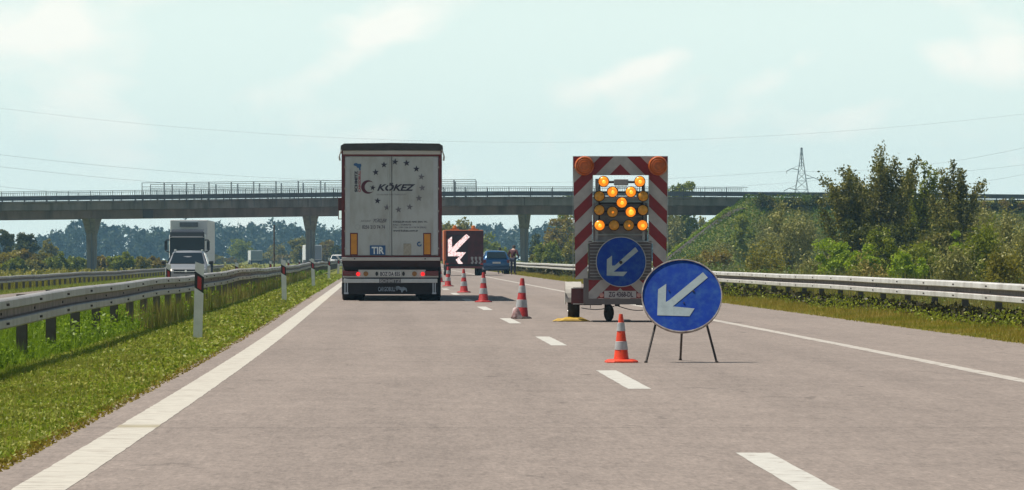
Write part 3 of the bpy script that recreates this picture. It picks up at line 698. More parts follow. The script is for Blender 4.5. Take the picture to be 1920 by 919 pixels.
m_tyre = mat('tyre_rubber', (.012, .011, .011), .8, var=.25, vscale=12)
m_dark = mat('dark_chassis', (.018, .013, .014), .7, var=.3, vscale=4)
m_white = mat('white_paint', (.78, .78, .75), .4, var=.05, vscale=2, dirt=(.5, .47, .42), dirt_amt=.35, dscale=2.2)
m_rim = mat('wheel_steel', (.4, .4, .4), .4, .7)
m_red = mat('retro_red', (.50, .018, .02), .45, var=.12, vscale=5, dirt=(.28, .03, .03), dirt_amt=.4)
m_glassd = mat('vehicle_glass', (.012, .02, .026), .15, 0, spec=.25)
m_chrome = mat('chrome', (.7, .7, .7), .15, 1)

# ------------------------------------------------------------------ guardrails
def w_rail(name, label, s, y0, y1, face, top, mrail, wob, first_post, nposts, zoff=0.0, double=False):
    """W-profile steel beam on posts; face = +1 when its ribs look towards +X"""
    t = thing(name, label, 'guardrail', (float(C(y0)+s), y0, 0), 0, None)
    ys = np.arange(y0, y1, 1.0)
    phx = rng.uniform(0, 6, 4)
    def off(y):
        dz = wob*(np.sin(y*.11+phx[0])*.5+np.sin(y*.043+phx[1])*.8+np.sin(y*.31+phx[2])*.25)
        dx = wob*1.3*(np.sin(y*.09+phx[2])*.6+np.sin(y*.035+phx[3]))
        return dx, dz
    prof = [(.0,.155),(.03,.153),(.068,.146),(.081,.132),(.083,.058),(.066,.046),(.012,.036),(.012,-.036),(.066,-.046),(.083,-.058),(.081,-.132),(.068,-.146),(.03,-.153),(.0,-.155)]
    back = [(a-.006, b) for a, b in prof[::-1]]
    ring0 = prof + back
    rings = []
    for y in ys:
        dx, dz = off(y); cx = float(C(y))+s+dx; zc = top-.155+dz+zoff*0
        rings.append([(cx+face*(a-.04), y, zc+b) for a, b in ring0])
    b = B(); b.loft(rings); nr = len(ring0)
    for q_ in range(len(b.m)-2):
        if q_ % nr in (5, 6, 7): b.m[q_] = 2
    bb = b; bb.mi = 1
    for k in range(int((y1-y0)/4)):
        y = first_post + k*4
        if y > min(y1, 220): break
        dx, dz = off(y); cx = float(C(y))+s+dx; zc = top-.155+dz
        for yy, zz in ((y-.07, .095), (y+.07, .095), (y-.07, -.095), (y+.07, -.095), (y+.02, 0)):
            x0 = cx + face*(.043 if zz else -.028)
            bb.tube((x0, yy, zc+zz), (x0+face*.014, yy, zc+zz), .014, n=6)
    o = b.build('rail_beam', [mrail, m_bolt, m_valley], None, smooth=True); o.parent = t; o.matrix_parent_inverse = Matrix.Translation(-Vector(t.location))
    pb = None
    for k in range(nposts):
        y = first_post + k*4.0
        if y > y1-1: break
        dx, dz = off(y); cx = float(C(y))+s+dx-face*.16; g = float(ground_z(cx, y))
        if pb is None:
            q = B(); q.box(-.05,.05,-.004,.004,-.3,.0); q.v = []; q.f = []; q.m = []
            q.box(-.055,-.047,-.06,.06,-.9,0); q.box(-.047,.055,-.06,-.052,-.9,0); q.box(-.047,.055,.052,.06,-.9,0)
            q.box(.055*face if face > 0 else -.115, .115 if face > 0 else -.055, -.04,.04,-.30,-.05)
            pb = q.build('post', m_post); p = pb
        else:
            p = pb.copy(); COL.objects.link(p)
        p.parent = t; p.matrix_parent_inverse = Matrix.Translation(-Vector(t.location)); p.location = (cx, y, top+dz-.01)
    return t
w_rail('guardrail', 'long grey steel guardrail on the median left of the road, in front of the weeds', -6.02, 34, 430, 1, .755, m_zincd, .035, 35.0, 98)
w_rail('guardrail', 'bright white steel guardrail along the right hard shoulder', 7.66, 48, 420, -1, .70, m_zinc, .012, 50.6, 92)
w_rail('guardrail', 'far grey guardrail on the outer edge of the opposite carriageway', -19.2, 110, 470, 1, .20, m_zincd, .03, 112, 88)
w_rail('guardrail', 'guardrail of the median lying just beside the opposite carriageway, seen end on far ahead', -7.6, 235, 470, -1, .52, m_zinc, .03, 236, 56)

# ------------------------------------------------------------------ delineator posts
m_dpost = mat('delineator_white', (.74, .74, .72), .5, var=.06, dirt=(.45, .43, .38), dirt_amt=.4, dscale=4)
m_dred = mat('delineator_red', (.42, .02, .02), .4, var=.1, vscale=30)
m_dblk = mat('delineator_black', (.02, .02, .02), .6)
def delineator():
    t = thing('delineator_post', 'x', 'road marker')
    # triangular post, front face towards -Y, slanted top
    b = B(); pts = [(-.06, 0), (.06, 0), (.06, 1.02), (-.06, 1.08)]
    vs = [(-.062,-.03,0),(.062,-.03,0),(.0,.07,0),(-.062,-.03,1.07),(.062,-.03,1.03),(.0,.07,1.05)]
    b.add(vs, [(0,2,1),(3,4,5),(0,1,4,3),(1,2,5,4),(2,0,3,5)]); b.build('post_body', m_dpost, t)
    b = B(); b.poly([(-.0635,.72),(.0635,.64),(.0635,.86),(-.0635,.94)], -.034, -.029); b.build('black_band', m_dblk, t)
    b = B(); b.poly([(-.024,.715),(.03,.685),(.03,.845),(-.024,.88)], -.038, -.033); b.build('reflector', m_dred, t)
    return t
dp = delineator(); KIDS[dp.name] = list(dp.children)
dl = [(-4.77, 58.8, 'nearest white delineator post with a red reflector, standing in the grass of the median'),
      (-4.68, 109, 'second delineator post along the left edge of the road, halfway to the lorry'),
      (-4.68, 159, 'third delineator post along the left edge of the road'),
      (-4.68, 209, 'fourth delineator post along the left edge of the road, left of the lorry wheels'),
      (-4.68, 259, 'fifth delineator post along the left edge of the road, the smallest near the lorry'),
      (-7.75, 112, 'delineator post behind the median guardrail just left of the oncoming car'),
      (-7.72, 166, 'delineator post behind the median guardrail, first one right of the oncoming lorry'),
      (-7.72, 218, 'delineator post behind the median guardrail just left of the thin dark pole'),
      (-7.72, 262, 'nearest post of the small cluster of delineators left of the middle bridge pillar'),
      (-7.72, 300, 'middle post of the small cluster of delineators left of the middle bridge pillar'),
      (-7.72, 345, 'farthest post of the small cluster of delineators left of the middle bridge pillar')]
for i, (s, y, lab) in enumerate(dl):
    o = dp if i == 0 else copy_tree(dp)
    X = float(C(y))+s; o.location = (X, y, float(ground_z(X, y)) + (.06 if i == 5 else 0)); o.rotation_euler = (R(-1.2 if i == 0 else random.uniform(-2, 2)), R(1.6 if i == 0 else random.uniform(-2.5, 2.5)), heading(y))
    o['label'] = lab; o['group'] = 'delineator posts beside the road'
X = PX(514, 200); p = B(); p.tube((0,0,-.3),(0,0,2.66),.035,n=8); p.tube((0,0,2.66),(0,0,2.69),.04,n=8)
o = p.build('metal_pole', m_post); o.location = (X, 200, float(ground_z(X, 200))); tag(o, 'thin dark upright pole behind the median guardrail', 'pole')

# ------------------------------------------------------------------ overpass
def overpass():
    t = thing('overpass', 'grey concrete road bridge crossing above the motorway', 'bridge', (0, DECK_Y, 0))
    inv = Matrix.Translation(-Vector(t.location))
    def P_(o): o.parent = t; o.matrix_parent_inverse = inv; return o
    xs = np.linspace(XAL-2, XAB+3, 70)
    def sweep(name, prof, m, smooth=False):
        b = B(); rings = []
        for x in xs:
            z = float(deck_z(x)); y = float(deck_y(x)); rings.append([(x, y+a, z+c) for a, c in prof])
        b.loft(rings); return P_(b.build(name, m, None, smooth))
    sweep('deck_slab', [(-4.9,-.02),(-4.9,-.16),(-4.72,-.18),(-4.72,-.86),(-4.5,-.90),(4.5,-.90),(4.72,-.86),(4.72,-.18),(4.9,-.16),(4.9,-.02)], m_conc)
    for s_ in (-1, 1):
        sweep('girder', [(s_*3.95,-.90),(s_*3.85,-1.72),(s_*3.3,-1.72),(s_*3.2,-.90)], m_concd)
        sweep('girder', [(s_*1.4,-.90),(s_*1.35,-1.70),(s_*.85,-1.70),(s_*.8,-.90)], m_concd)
    m_band = mat('bridge_barrier', (.11, .125, .14), .6, .1, var=.2, vscale=2)
    xs2 = np.linspace(XAL-2, XAB+60, 90)
    for s_ in (-1, 1):
        b = B(); rings = []
        for x in xs2:
            z = float(deck_z(x)); y = float(deck_y(x)) + s_*4.25; rings.append([(x,y-.04,z+.22),(x,y+.04,z+.22),(x,y+.04,z+.54),(x,y-.04,z+.54)])
        b.loft(rings); P_(b.build('crash_barrier', m_band))
        b = B()
        for x in np.arange(XAL, XAB+58, 2.15):
            z = float(deck_z(x)); y = float(deck_y(x)) + s_*4.13; b.box(x-.05,x+.05,y-.05,y+.05,z-.05,z+.5)
        P_(b.build('barrier_posts', m_band))
    m_rail = mat('bridge_railing', (.10, .105, .115), .6, .3)
    pitch = 2.15; x0 = XAL; i0 = None
    panels = int((XAB + 1.0 - XAL)/pitch)
    for s_ in (-1, 1):
        proto = None
        for k in range(panels):
            x = x0 + k*pitch; z = float(deck_z(x+pitch/2)); sl_ = (float(deck_z(x+pitch))-float(deck_z(x)))/pitch
            if proto is None:
                b = B(); b.box(-.035,.035,-.035,.035,-.3,1.0); b.box(0,pitch,-.02,.02,.96,1.0); b.box(0,pitch,-.018,.018,.12,.15)
                for j in range(1, 10): b.box(j*pitch/10-.012, j*pitch/10+.012, -.012,.012,.15,.96)
                proto = b.build('railing_panel', m_rail); o = proto
            else: o = proto.copy(); COL.objects.link(o)
            P_(o); o.location = (x, float(deck_y(x))+s_*4.82, float(deck_z(x))); o.rotation_euler = (0, -math.atan(sl_), math.atan(.08))
    # pillars
    for px in (-233, 172, 582, 983):
        D = DECK_Y + .08*PX(px, DECK_Y); x = PX(px, D); z = float(deck_z(x)) - 1.70; y = float(deck_y(x)); g = float(ground_z(x, y)) - .5
        zt = z; b = B(); rings = []
        for zz, hw, hd in ((g, .36, 1.25), (zt-1.45, .43, 1.3), (zt-1.44, .47, 1.36), (zt-.35, .60, 2.9), (zt-.02, .64, 3.6), (zt, .64, 3.6)):
            c = .07; rings.append([(x-hw+c,y-hd,zz),(x+hw-c,y-hd,zz),(x+hw,y-hd+c,zz),(x+hw,y+hd-c,zz),(x+hw-c,y+hd,zz),(x-hw+c,y+hd,zz),(x-hw,y+hd-c,zz),(x-hw,y-hd+c,zz)])
        b.loft(rings); pl = P_(b.build('pillar', mat('pillar_concrete', (.33,.32,.29), .85, var=.12, vscale=.9, dirt=(.17,.15,.13), dirt_amt=.7, dscale=2.0, dvec=(1.4,1.4,.12))))
        b = B(); b.tube((x+.12,y-1.34,g),(x+.12,y-1.42,zt-1.2),.06,n=8); b.tube((x+.12,y-1.42,zt-1.2),(x+.12,y-3.75,zt-.05),.06,n=8); P_(b.build('drain_pipe', mat('pipe_grey', (.20,.21,.22), .5)))
        b = B(); b.box(x-.03,x+.03,y-4.93,y-4.90,zt+.85,zt+1.69); b.box(x+5.4,x+6.4,y-4.3,y-3.9,zt+.02,zt+.8); P_(b.build('deck_joint', m_bolt))
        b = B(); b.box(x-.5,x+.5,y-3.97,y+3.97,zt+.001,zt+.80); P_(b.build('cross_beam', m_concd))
    for x, w_ in ((XAB-.2, 1.1), (XAL+.2, 1.1)):
        y = float(deck_y(x)); z = float(deck_z(x)); b = B(); b.box(x-w_/2, x+w_/2, y-4.6, y+4.6, z-3.6, z-1.72); P_(b.build('abutment', m_conc))
    # safety screens over the motorway
    m_scr = mat('screen_frame', (.13, .14, .15), .5, .4)
    sp = 41.0*DECK_Y/F
    for s_, n_, zl in ((-1, 15, 1.72), (1, 15, 1.72)):
        pf = pm = None
        for k in range(n_):
            x = PX(273, 426) + k*sp; z = float(deck_z(x)); sl_ = (float(deck_z(x+sp))-z)/sp; loc = (x, float(deck_y(x))+s_*4.98, z); rot = (0, -math.atan(sl_), math.atan(.08))
            if pf is None:
                b = B(); b.box(-.035,.035,-.03,.03,-.75,zl); b.box(.035,sp-.09,-.022,.022,zl-.05,zl); b.box(sp-.09,sp-.045,-.03,.03,-.2,zl)
                pf = b.build('safety_screen', m_scr); f = pf
                b = B()
                for j in range(1, 15): b.box(j*sp/15-.005,j*sp/15+.005,-.005,.005,.08,zl-.42)
                for j in range(0, 11): b.box(.05,sp-.1,-.004,.004,.1+j*.12,.1+j*.12+.008)
                b.box(.035,sp-.09,-.018,.018,zl-.42,zl-.385)
                pm = b.build('screen_mesh', m_scr, pf)
            else:
                f = pf.copy(); COL.objects.link(f); mm = pm.copy(); COL.objects.link(mm); mm.parent = f
            P_(f); f.location = loc; f.rotation_euler = rot
    return t
overpass()
# the road on top of the bridge and embankment
b = B(); xs = np.linspace(XAL-300, XAB+300, 160); rings = [[(x, float(deck_y(x))-4.0, float(deck_z(x))+.012), (x, float(deck_y(x))+4.0, float(deck_z(x))+.012)] for x in xs]
b.loft(rings, close=False); struct(b.build('bridge_road', mat('bridge_asphalt', (.12,.115,.11), .9, var=.1)))
# hedge along the cone edge and drainage channel
P = []
for px in np.linspace(1238, 1368, 90):
    X = PX(px, 425); Y = deck_y(X) - 6.4; z = float(ground_z(X, Y))
    P.append(clump_points(np.array([X, Y, z+.25]), .42, 110, .9))
o = tris('hedge', leaf_quads(np.concatenate(P), .10, .2), V_lime); tag(o, 'narrow bright green strip of plants climbing the edge of the abutment cone', 'hedge')
b = B(); rings = []
for px in np.linspace(1240, 1380, 60):
    X = PX(px, 424) + .55; Y = float(deck_y(X)) - 7.6; z = float(ground_z(X, Y)) + .05; rings.append([(X-.28,Y+.3,z-.15),(X-.28,Y+.3,z+.24),(X+.32,Y-.3,z+.20),(X+.32,Y-.3,z-.15)])
b.loft(rings); tag(b.build('drain_channel', mat('dark_concrete', (.045,.035,.028), .8, var=.3)), 'dark drainage channel running up beside the bright green strip at the abutment', 'drain')  # channel concrete in a near-black brown tone

# ------------------------------------------------------------------ pylon and wires
def pylon():
    D = 900; X = PX(1503, D); t = thing('power_pylon', 'lattice steel power pylon with staggered arms far behind the embankment', 'pylon', (X, D, -.6))
    m = mat('pylon_steel', (.20, .21, .21), .6, .4); b = B(); H = PZ(277, D)+.6; zt = H
    def hw(z): return .15 + 4.2*(1-z/H)**1.3
    zs = [0, 3.2, 6.2, 9, 11.4, 13.6, 15.6, 17.4, 19, 20.6, 22.2, H]
    c4 = [(-1,-1),(1,-1),(1,1),(-1,1)]
    for z0, z1 in zip(zs[:-1], zs[1:]):
        a, c = hw(z0), hw(z1)
        for i, (sx, sy) in enumerate(c4):
            nx, ny = c4[(i+1) % 4]
            b.tube((sx*a,sy*a,z0),(sx*c,sy*c,z1),.055,n=4,caps=False)
            b.tube((sx*a,sy*a,z0),(nx*c,ny*c,z1),.03,n=4,caps=False); b.tube((nx*a,ny*a,z0),(sx*c,sy*c,z1),.03,n=4,caps=False)
            b.tube((sx*c,sy*c,z1),(nx*c,ny*c,z1),.03,n=4,caps=False)
    b.tube((0,0,H-4),(0,0,H),.10,n=6); b.build('lattice_mast', m, t)
    tips = []
    for px, py, s_ in ((1475, 321, -1), (1537, 338, 1), (1470, 358, -1)):
        x = PX(px, D)-X; z = PZ(py, D)+.6; zi = z+.25; h_ = hw(zi); b = B()
        mid = (x*.55+s_*h_*.45, 0, zi+.30)
        for sy in (-1, 1):
            b.path([(s_*h_,sy*h_,zi+.02), mid, (x,0,z)], .085, 4); b.path([(s_*h_,sy*h_,zi+.9), mid], .035, 4)
        b.tube((x,0,z),(x,0,z-.5),.06,n=6); b.build('cross_arm', m, t); tips.append((PX(px, D), D, z-.6-.5))
    return tips
tips = pylon()
m_wire = mat('wire', (.10, .11, .12), .5, .5)
def wire(pts, r, label):
    r = r*.6
    b = B(); b.path(pts, r, 5); tag(b.build('overhead_wire', m_wire), label, 'power line', 'overhead power lines')
def px_curve(fn, x0, x1, D0, D1, n=60, tail=None):
    out = []
    for x in np.linspace(x0, x1, n):
        D = D0 + (D1-D0)*(x-x0)/(x1-x0); out.append((PX(x, D), D, PZ(fn(x), D)))
    return out
wire(px_curve(lambda x: 267-6.35e-5*(x-1005)**2, -900, 2900, 640, 640), .017, 'thin wire sagging across the whole sky just above the lorry roof')
for (px, py, x0, y0, lab) in ((1475, 321, 895, 343.4, 'wire leading left from the upper arm of the pylon over the safety screens'), (1537, 338, 893, 365.5, 'wire leading left from the right arm of the pylon, passing low over the bridge'), (1470, 358, 777, 389, 'lowest wire leading left from the bottom arm of the pylon, mostly hidden by the bridge')):
    a = (y0-py)/(px-x0)**2
    wire(px_curve(lambda x: y0-a*(x-x0)**2, -900, px, 560, 900), .028, lab)
for (px, py, xm, ym, xe, ye, lab) in ((1475, 321, 1605, 320, 1920, 277, 'highest of the three wires leading right from the pylon'), (1537, 338, 1750, 326, 1920, 309, 'middle one of the three wires leading right from the pylon'), (1470, 358, 1820, 344, 1920, 327, 'lowest of the three wires leading right from the pylon')):
    cf = np.polyfit([px, xm, xe], [py, ym, ye], 2)
    wire(px_curve(lambda x: np.polyval(cf, x), px, 2500, 900, 620), .028, lab)

# ------------------------------------------------------------------ wheels and vehicles
def wheel(parent, x, y, r, w_, dual=False, rim=True):
    b = B(); n = 28
    b.lathe([(r*.55,-w_/2),(r*.93,-w_/2),(r,-w_/2+.03),(r,w_/2-.03),(r*.93,w_/2),(r*.55,w_/2)], n, (0,0,0), 'x')
    o = b.build('wheel', m_tyre, parent, smooth=True); o.location = (x, y, r)
    b = B(); b.lathe([(.001,-w_/2+.02),(r*.2,-w_/2+.01),(r*.5,-w_/2+.05),(r*.56,-w_/2-.004),(r*.56,w_/2+.004),(r*.5,w_/2-.05),(r*.2,w_/2-.01),(.001,w_/2-.02)], 20, (0,0,0), 'x')
    b.build('rim', m_rim, o, smooth=True); return o

# big lorry ---------------------------------------------------------
def lorry():
    Y0 = 109.3; X0 = PX(734.5, Y0)
    t = thing('articulated_lorry', 'tall lorry seen from behind, white doors with a ring of stars in a red frame', 'lorry', (X0, Y0, 0), heading(Y0))
    x_ = lambda px: (px-734.5)/74.0
    z_ = lambda py: (562-py)/74.0
    def rect(b, px0, px1, py0, py1, y0, y1): b.box(x_(px0), x_(px1), y0, y1, z_(py1), z_(py0)); return b
    mar = mat('maroon_frame', (.12, .010, .014), .5, var=.15, vscale=3, dirt=(.09, .03, .03), dirt_amt=.5)
    door = mat('door_white', (.44, .46, .455), .5, var=.04, vscale=1.2, dirt=(.31, .295, .27), dirt_amt=.7, dscale=2.0, dvec=(1.6,1,.5))
    hdr = mat('header_grey', (.50, .47, .44), .5, var=.05, dirt=(.4, .38, .35), dirt_amt=.5)
    tarp = mat('roof_tarp', (.06, .055, .055), .7, var=.2)
    cur = mat('curtain_side', (.50, .50, .50), .6, var=.06)
    ink = mat('lettering_navy', (.035, .03, .05), .6, var=.3, vscale=9); ink2 = mat('lettering_faded', (.16, .15, .17), .6, var=.25, vscale=12); redink = mat('lettering_red', (.32, .03, .05), .6)
    blue = mat('plate_blue', (.03, .10, .24), .5, var=.1); amb = mat('marker_orange', (.60, .24, .02), .5, var=.1, vscale=9)
    b = B(); b.box(-1.25,1.25,.10,13.55,1.02,3.86); b.build('trailer_body', cur, t, bevel=.02)
    b = B(); rings = []
    for y in (-.03, .0, 2, 5, 8, 11, 13.6):
        rings.append([(-1.30,y,3.80),(-1.29,y,3.93),(-1.20,y,3.985),(0,y,4.0),(1.20,y,3.985),(1.29,y,3.93),(1.30,y,3.80),(0,y,3.83)])
    b.loft(rings); b.build('roof_tarpaulin', tarp, t)
    for sx in (-1, 1):
        b = B(); b.tube((sx*1.27,-.03,3.83),(sx*1.325,-.03,3.66),.018,n=6); b.tube((sx*1.325,-.03,3.66),(sx*1.31,-.03,3.55),.025,n=6); b.build('tarpaulin_strap', hdr, t)
    b = B(); rect(b, 643, 826, 280, 287.5, .0, .10); b.build('header_rail', hdr, t, bevel=.01)
    b = B(); rect(b, 640.5, 646.5, 280, 487, .01, .16); rect(b, 822, 828.5, 280, 487, .01, .16); rect(b, 646.5, 822, 287.5, 290.8, .012, .12); rect(b, 646.5, 822, 477, 480, .012, .12)
    b.build('rear_frame', mar, t)
    doors = []
    for a, c in ((646.5, 734.1), (734.9, 822)):
        b = B(); rect(b, a+.2, c-.2, 291, 476.8, .03, .10); doors.append(b.build('rear_door', door, t, bevel=.012))
    D0, D1 = doors; yf = .026
    # hinge side strips, gasket and lock rods
    for d_, a, c in ((D0, 647.5, 656), (D1, 812.5, 821)):
        b = B(); rect(b, a, c, 293, 475, .020, .0299); b.build('door_edge', mat('door_edge_grey', (.46,.48,.50), .5, var=.05), d_)
        b = B()
        for zz in (310, 350, 392, 430, 462): rect(b, a-1.5 if d_ is D0 else c-1.5, a+2.5 if d_ is D0 else c+2, zz, zz+3, -.004, .019)
        b.build('hinges', hdr, d_)
    b = B()
    for px in (729.0,): b.tube((x_(px), .012, z_(474)), (x_(px), .012, z_(294)), .010, n=6)
    b.build('lock_rod', mat('lock_rod', (.50,.51,.50), .4, .3), D0)
    b = B(); rect(b, 727, 732, 466, 468, -.004, .02); rect(b, 738, 743, 466, 468, -.004, .02); b.build('lock_handles', hdr, D1)
    # ring of stars
    st = [(704.4,321),(720,307),(740.7,301.5),(762.3,303.7),(780.7,314.7),(790,329.6),(791.5,350.3),(785.4,369.5),(768,386),(747,391),(725.5,387),(708,374.5)]
    for i, (px, py) in enumerate(st):
        b = B(); b.poly(star(x_(px), z_(py), .088, .1*(i % 3-1)), yf-.004, yf+.002); d_ = D0 if px < 734 else D1
        b.build('star_emblem', ink if (py < 320 or i < 2) else (ink if i == 11 else ink2), d_)
    # crescent with star
    cx, cz, r1 = x_(690), z_(348.5), .172; pts = []
    for k in range(25): a = R(38) + (2*math.pi-R(76))*k/24; pts.append((cx+r1*math.cos(a), cz+r1*math.sin(a)))
    cx2, r2 = cx+.052, .134
    a0 = math.atan2(pts[-1][1]-cz, pts[-1][0]-cx2); a1 = math.atan2(pts[0][1]-cz, pts[0][0]-cx2)
    a0 = a0 % (2*math.pi); a1 = a1 % (2*math.pi)
    for k in range(1, 24): a = a0 + (a1-a0)*k/24; pts.append((cx2+r2*math.cos(a), cz+r2*math.sin(a)))
    b = B(); b.poly(pts, yf-.004, yf+.002); b.build('crescent_emblem', mat('emblem_maroon', (.09,.015,.03), .6), D0)
    b = B(); b.poly(star(x_(699), z_(350), .075, .15), yf-.004, yf+.002); b.build('star_emblem', ink, D0)
    text('lettering', 'KÖKEZ', x_(707), x_(779), z_(356), z_(340.5), yf-.002, ink, D0, shear=.35, bold=.035)
    text('lettering', 'ULUSLARARASI NAKLIYAT', x_(706), x_(762), z_(364), z_(361.3), yf-.002, ink2, D0)
    text('lettering', 'SCHMITZ', x_(665), x_(670.5), z_(358), z_(318), yf-.002, ink, D0, bold=.05, vertical=True)
    text('lettering', 'CARGOBULL', x_(672), x_(676.5), z_(358), z_(318), yf-.002, redink, D0, bold=.03, vertical=True)
    # small elephant shaped mark above the vertical lettering
    el = [(663.5,305),(668,303.5),(672,305.5),(676.5,305),(678,309),(676,312),(676.5,317),(673.8,317.3),(673,313),(670,312.5),(668,309.5),(665,309),(663.3,307.5)]
    b = B(); b.poly([(x_(a), z_(c)) for a, c in el], yf-.004, yf+.002); b.build('animal_emblem', blue, D0)
    text('lettering', 'parsiyel', x_(676), x_(696), z_(414.5), z_(410), yf-.002, ink2, D0, shear=.5)
    text('lettering', 'YÜKLER', x_(700), x_(725), z_(415), z_(406.5), yf-.002, ink2, D0, shear=.5, bold=.02)
    text('lettering', '0256 213 74 74', x_(679), x_(722), z_(427), z_(420), yf-.002, ink2, D0, bold=.03)
    b = B(); cxx, czz = x_(670.5), z_(423.5)
    pts = [(cxx+.075*math.cos(k*math.pi/10), czz+.07*math.sin(k*math.pi/10)) for k in range(20)]; b.poly(pts, yf-.003, yf+.002)
    b.build('phone_emblem', mat('emblem_grey', (.38,.40,.40), .6), D0)
    b = B(); pts = [(cxx+.055*math.cos(k*math.pi/10), czz+.052*math.sin(k*math.pi/10)) for k in range(20)]; b.poly(pts, yf-.006, yf-.0035); b.build('phone_emblem', door, D0)
    for i, (s_, a, c) in enumerate((('KÖKEZLER ULUS. NAK. SAN. TIC.', 737, 802), ('BALI - TÜRKIYE', 737, 771), ('TEL : +90 256 213 74 74 (PBX)', 737, 799), ('www.kokez.com.tr', 737, 784))):
        text('lettering', s_, x_(a), x_(c), z_(415.3+5.6*i), z_(411.5+5.6*i), yf-.002, ink if i in (0, 3) else ink2, D1, bold=.02)
    for a, c, d_ in ((656.5, 671, D0), (793.5, 808.5, D1)):
        b = B(); rect(b, a, c, 434.5, 476.5, .022, .0295); f = b.build('marker_board', mar, d_)
        b = B(); rect(b, a+1.8, c-1.8, 436.5, 474.5, .017, .0215); b.build('marker_reflector', amb, f)
    b = B(); rect(b, 693.5, 722.8, 458, 476, .014, .0295); pl = b.build('sign_plate', blue, D0)
    text('lettering', 'TIR', x_(697), x_(720), z_(474), z_(460.5), .012, mat('lettering_pale', (.72,.76,.78), .5), pl, bold=.03)
    b = B(); rect(b, 756.5, 771, 454.5, 476, .018, .0295); b.build('notice_label', mat('label_beige', (.36,.33,.27), .7, var=.15, vscale=20), D1)
    pts = []; cx, cz = x_(786.3), z_(455.5)
    for k in range(21): a = R(60)+R(290)*k/20; pts.append((cx+.062*math.cos(a), cz+.062*math.sin(a)))
    for k in range(20, -1, -1): a = R(60)+R(290)*k/20; pts.append((cx+.032*math.cos(a), cz+.032*math.sin(a)))
    b = B(); b.poly(pts, .018, .0285); b.build('round_emblem', blue, D1)
    b = B(); rect(b, 641, 825, 480.2, 486.5, -.02, .12); s_ = b.build('sill_rail', hdr, t, bevel=.008)
    b = B()
    for px in (665, 797): b.tube((x_(px), -.03, z_(483)), (x_(px), -.019, z_(483)), .018, n=8)
    b.build('buffer_stud', m_black, s_)
    b = B(); b.box(-1.24,1.22,.12,13.4,.86,1.015); rect(b, 641, 826, 486.6, 492, .05, .14); b.build('underframe', mat('underframe_maroon', (.035,.016,.018), .7, var=.3, vscale=3, dirt=(.03,.02,.02), dirt_amt=.6), t)
    b = B(); rect(b, 645, 822, 492, 503.5, .25, .4); b.build('rear_crossmember', m_dark, t)
    b = B(); rect(b, 672, 798, 503.5, 517.5, .02, .08); rect(b, 643, 822, 514.8, 518, .018, .079); lb = b.build('light_bar', mat('bar_grey', (.50,.49,.46), .5, var=.08, dirt=(.3,.28,.25), dirt_amt=.5), t)
    tl = mat('tail_lamp', (.13, .008, .012), .25); lit = mat('brake_lamp_lit', (.9, .03, .03), .3, emis=(1, .008, .012), es=.8); am = mat('lamp_amber', (.30, .13, .03), .3)
    for sgn, a, c, l0, l1, am_ in ((-1, 643, 672, 666, 677, 686), (1, 797, 822, 787, 798, 777)):
        b = B(); rect(b, a, c, 505.5, 515, -.01, .06); k = b.build('rear_light', tl, t, bevel=.01)
        b = B(); b.lathe([(.001,-.004),(.05,0),(.05,.02)], 20, (x_((l0+l1)/2), -.014 if 1 else 0, z_(511.5)), 'y'); b.build('brake_lamp', lit, k)
        b = B(); b.lathe([(.001,-.004),(.062,0),(.062,.02)], 20, (x_(am_), .0, z_(511)), 'y'); b.build('indicator_lamp', am, k)
    b = B(); rect(b, 711, 751.5, 506.3, 516.2, .005, .018); pl = b.build('number_plate', mat('plate_white', (.55,.54,.52), .5, var=.1, vscale=12), t)
    text('lettering', 'BOZ DA 835', x_(713), x_(750), z_(515), z_(507.5), .003, ink, pl, bold=.03)
    b = B()
    for px in (706.5, 756.5): b.poly([(x_(px)+.035*math.cos(k*math.pi/6), z_(511)+.055*math.sin(k*math.pi/6)) for k in range(12)], .008, .019)
    b.build('plate_lamps', m_black, t)
    b = B(); rect(b, 644.5, 820, 520.3, 528, -.03, .04); bu = b.build('bumper_bar', mat('bumper_grey', (.52,.54,.54), .4, .1, var=.08), t, bevel=.01)
    b = B(); rect(b, 711, 751.5, 519.8, 528.6, -.036, -.0305); k = b.build('maker_strip', mat('strip_dark', (.10,.10,.11), .6, var=.3, vscale=20), bu)
    text('lettering', 'SCHMITZ', x_(712), x_(751), z_(527.4), z_(521), -.038, mat('lettering_grey', (.36,.36,.36), .5), k, bold=.04)
    b = B(); rect(b, 641, 822, 528, 549.5, .10, .13); mf = b.build('spray_guard', mat('rubber_guard', (.013,.010,.012), .7, var=.35, vscale=3), t)
    text('lettering', 'CARGOBULL', x_(709), x_(741), z_(544), z_(535.5), .096, mat('lettering_worn', (.22,.27,.33), .6, var=.3, vscale=15), mf, bold=.03)
    el2 = [(742,535),(747,534),(751,536),(757,535.5),(762,538),(763.5,544),(761.5,544.5),(760,541),(756,543),(755,546),(752.5,546),(752,542),(747,540),(744,543),(741.5,539)]
    b = B(); b.poly([(x_(a), z_(c)) for a, c in el2], .094, .0995); b.build('animal_emblem', MATS['lettering_worn'], mf)
    for a, c in ((646, 652.5), (811, 817)):
        b = B(); rect(b, a, a+2, 528, 547, .02, .09); rect(b, c-2, c, 528, 547, .02, .09); rect(b, a-.8, c+.8, 546, 549, .0, .09); b.build('guard_bracket', mat('bracket_alu', (.42,.46,.52), .4, .5), t)
    for y in (2.0, 3.32, 4.64, 11.9):
        for sx in (-1, 1):
            wheel(t, sx*.985, y, .50, .56); 
        b = B(); b.tube((-.8, y, .5), (.8, y, .5), .07, n=10); b.build('axle', m_dark, t)
    for sx in (-1, 1):
        b = B(); b.box(sx*1.22-.02, sx*1.22+.02, 5.6, 10.6, .5, .95); b.build('side_guard', m_zincd, t)
    # tractor unit
    cab = mat('cab_red', (.20, .015, .02), .3, var=.05, coat=.3)
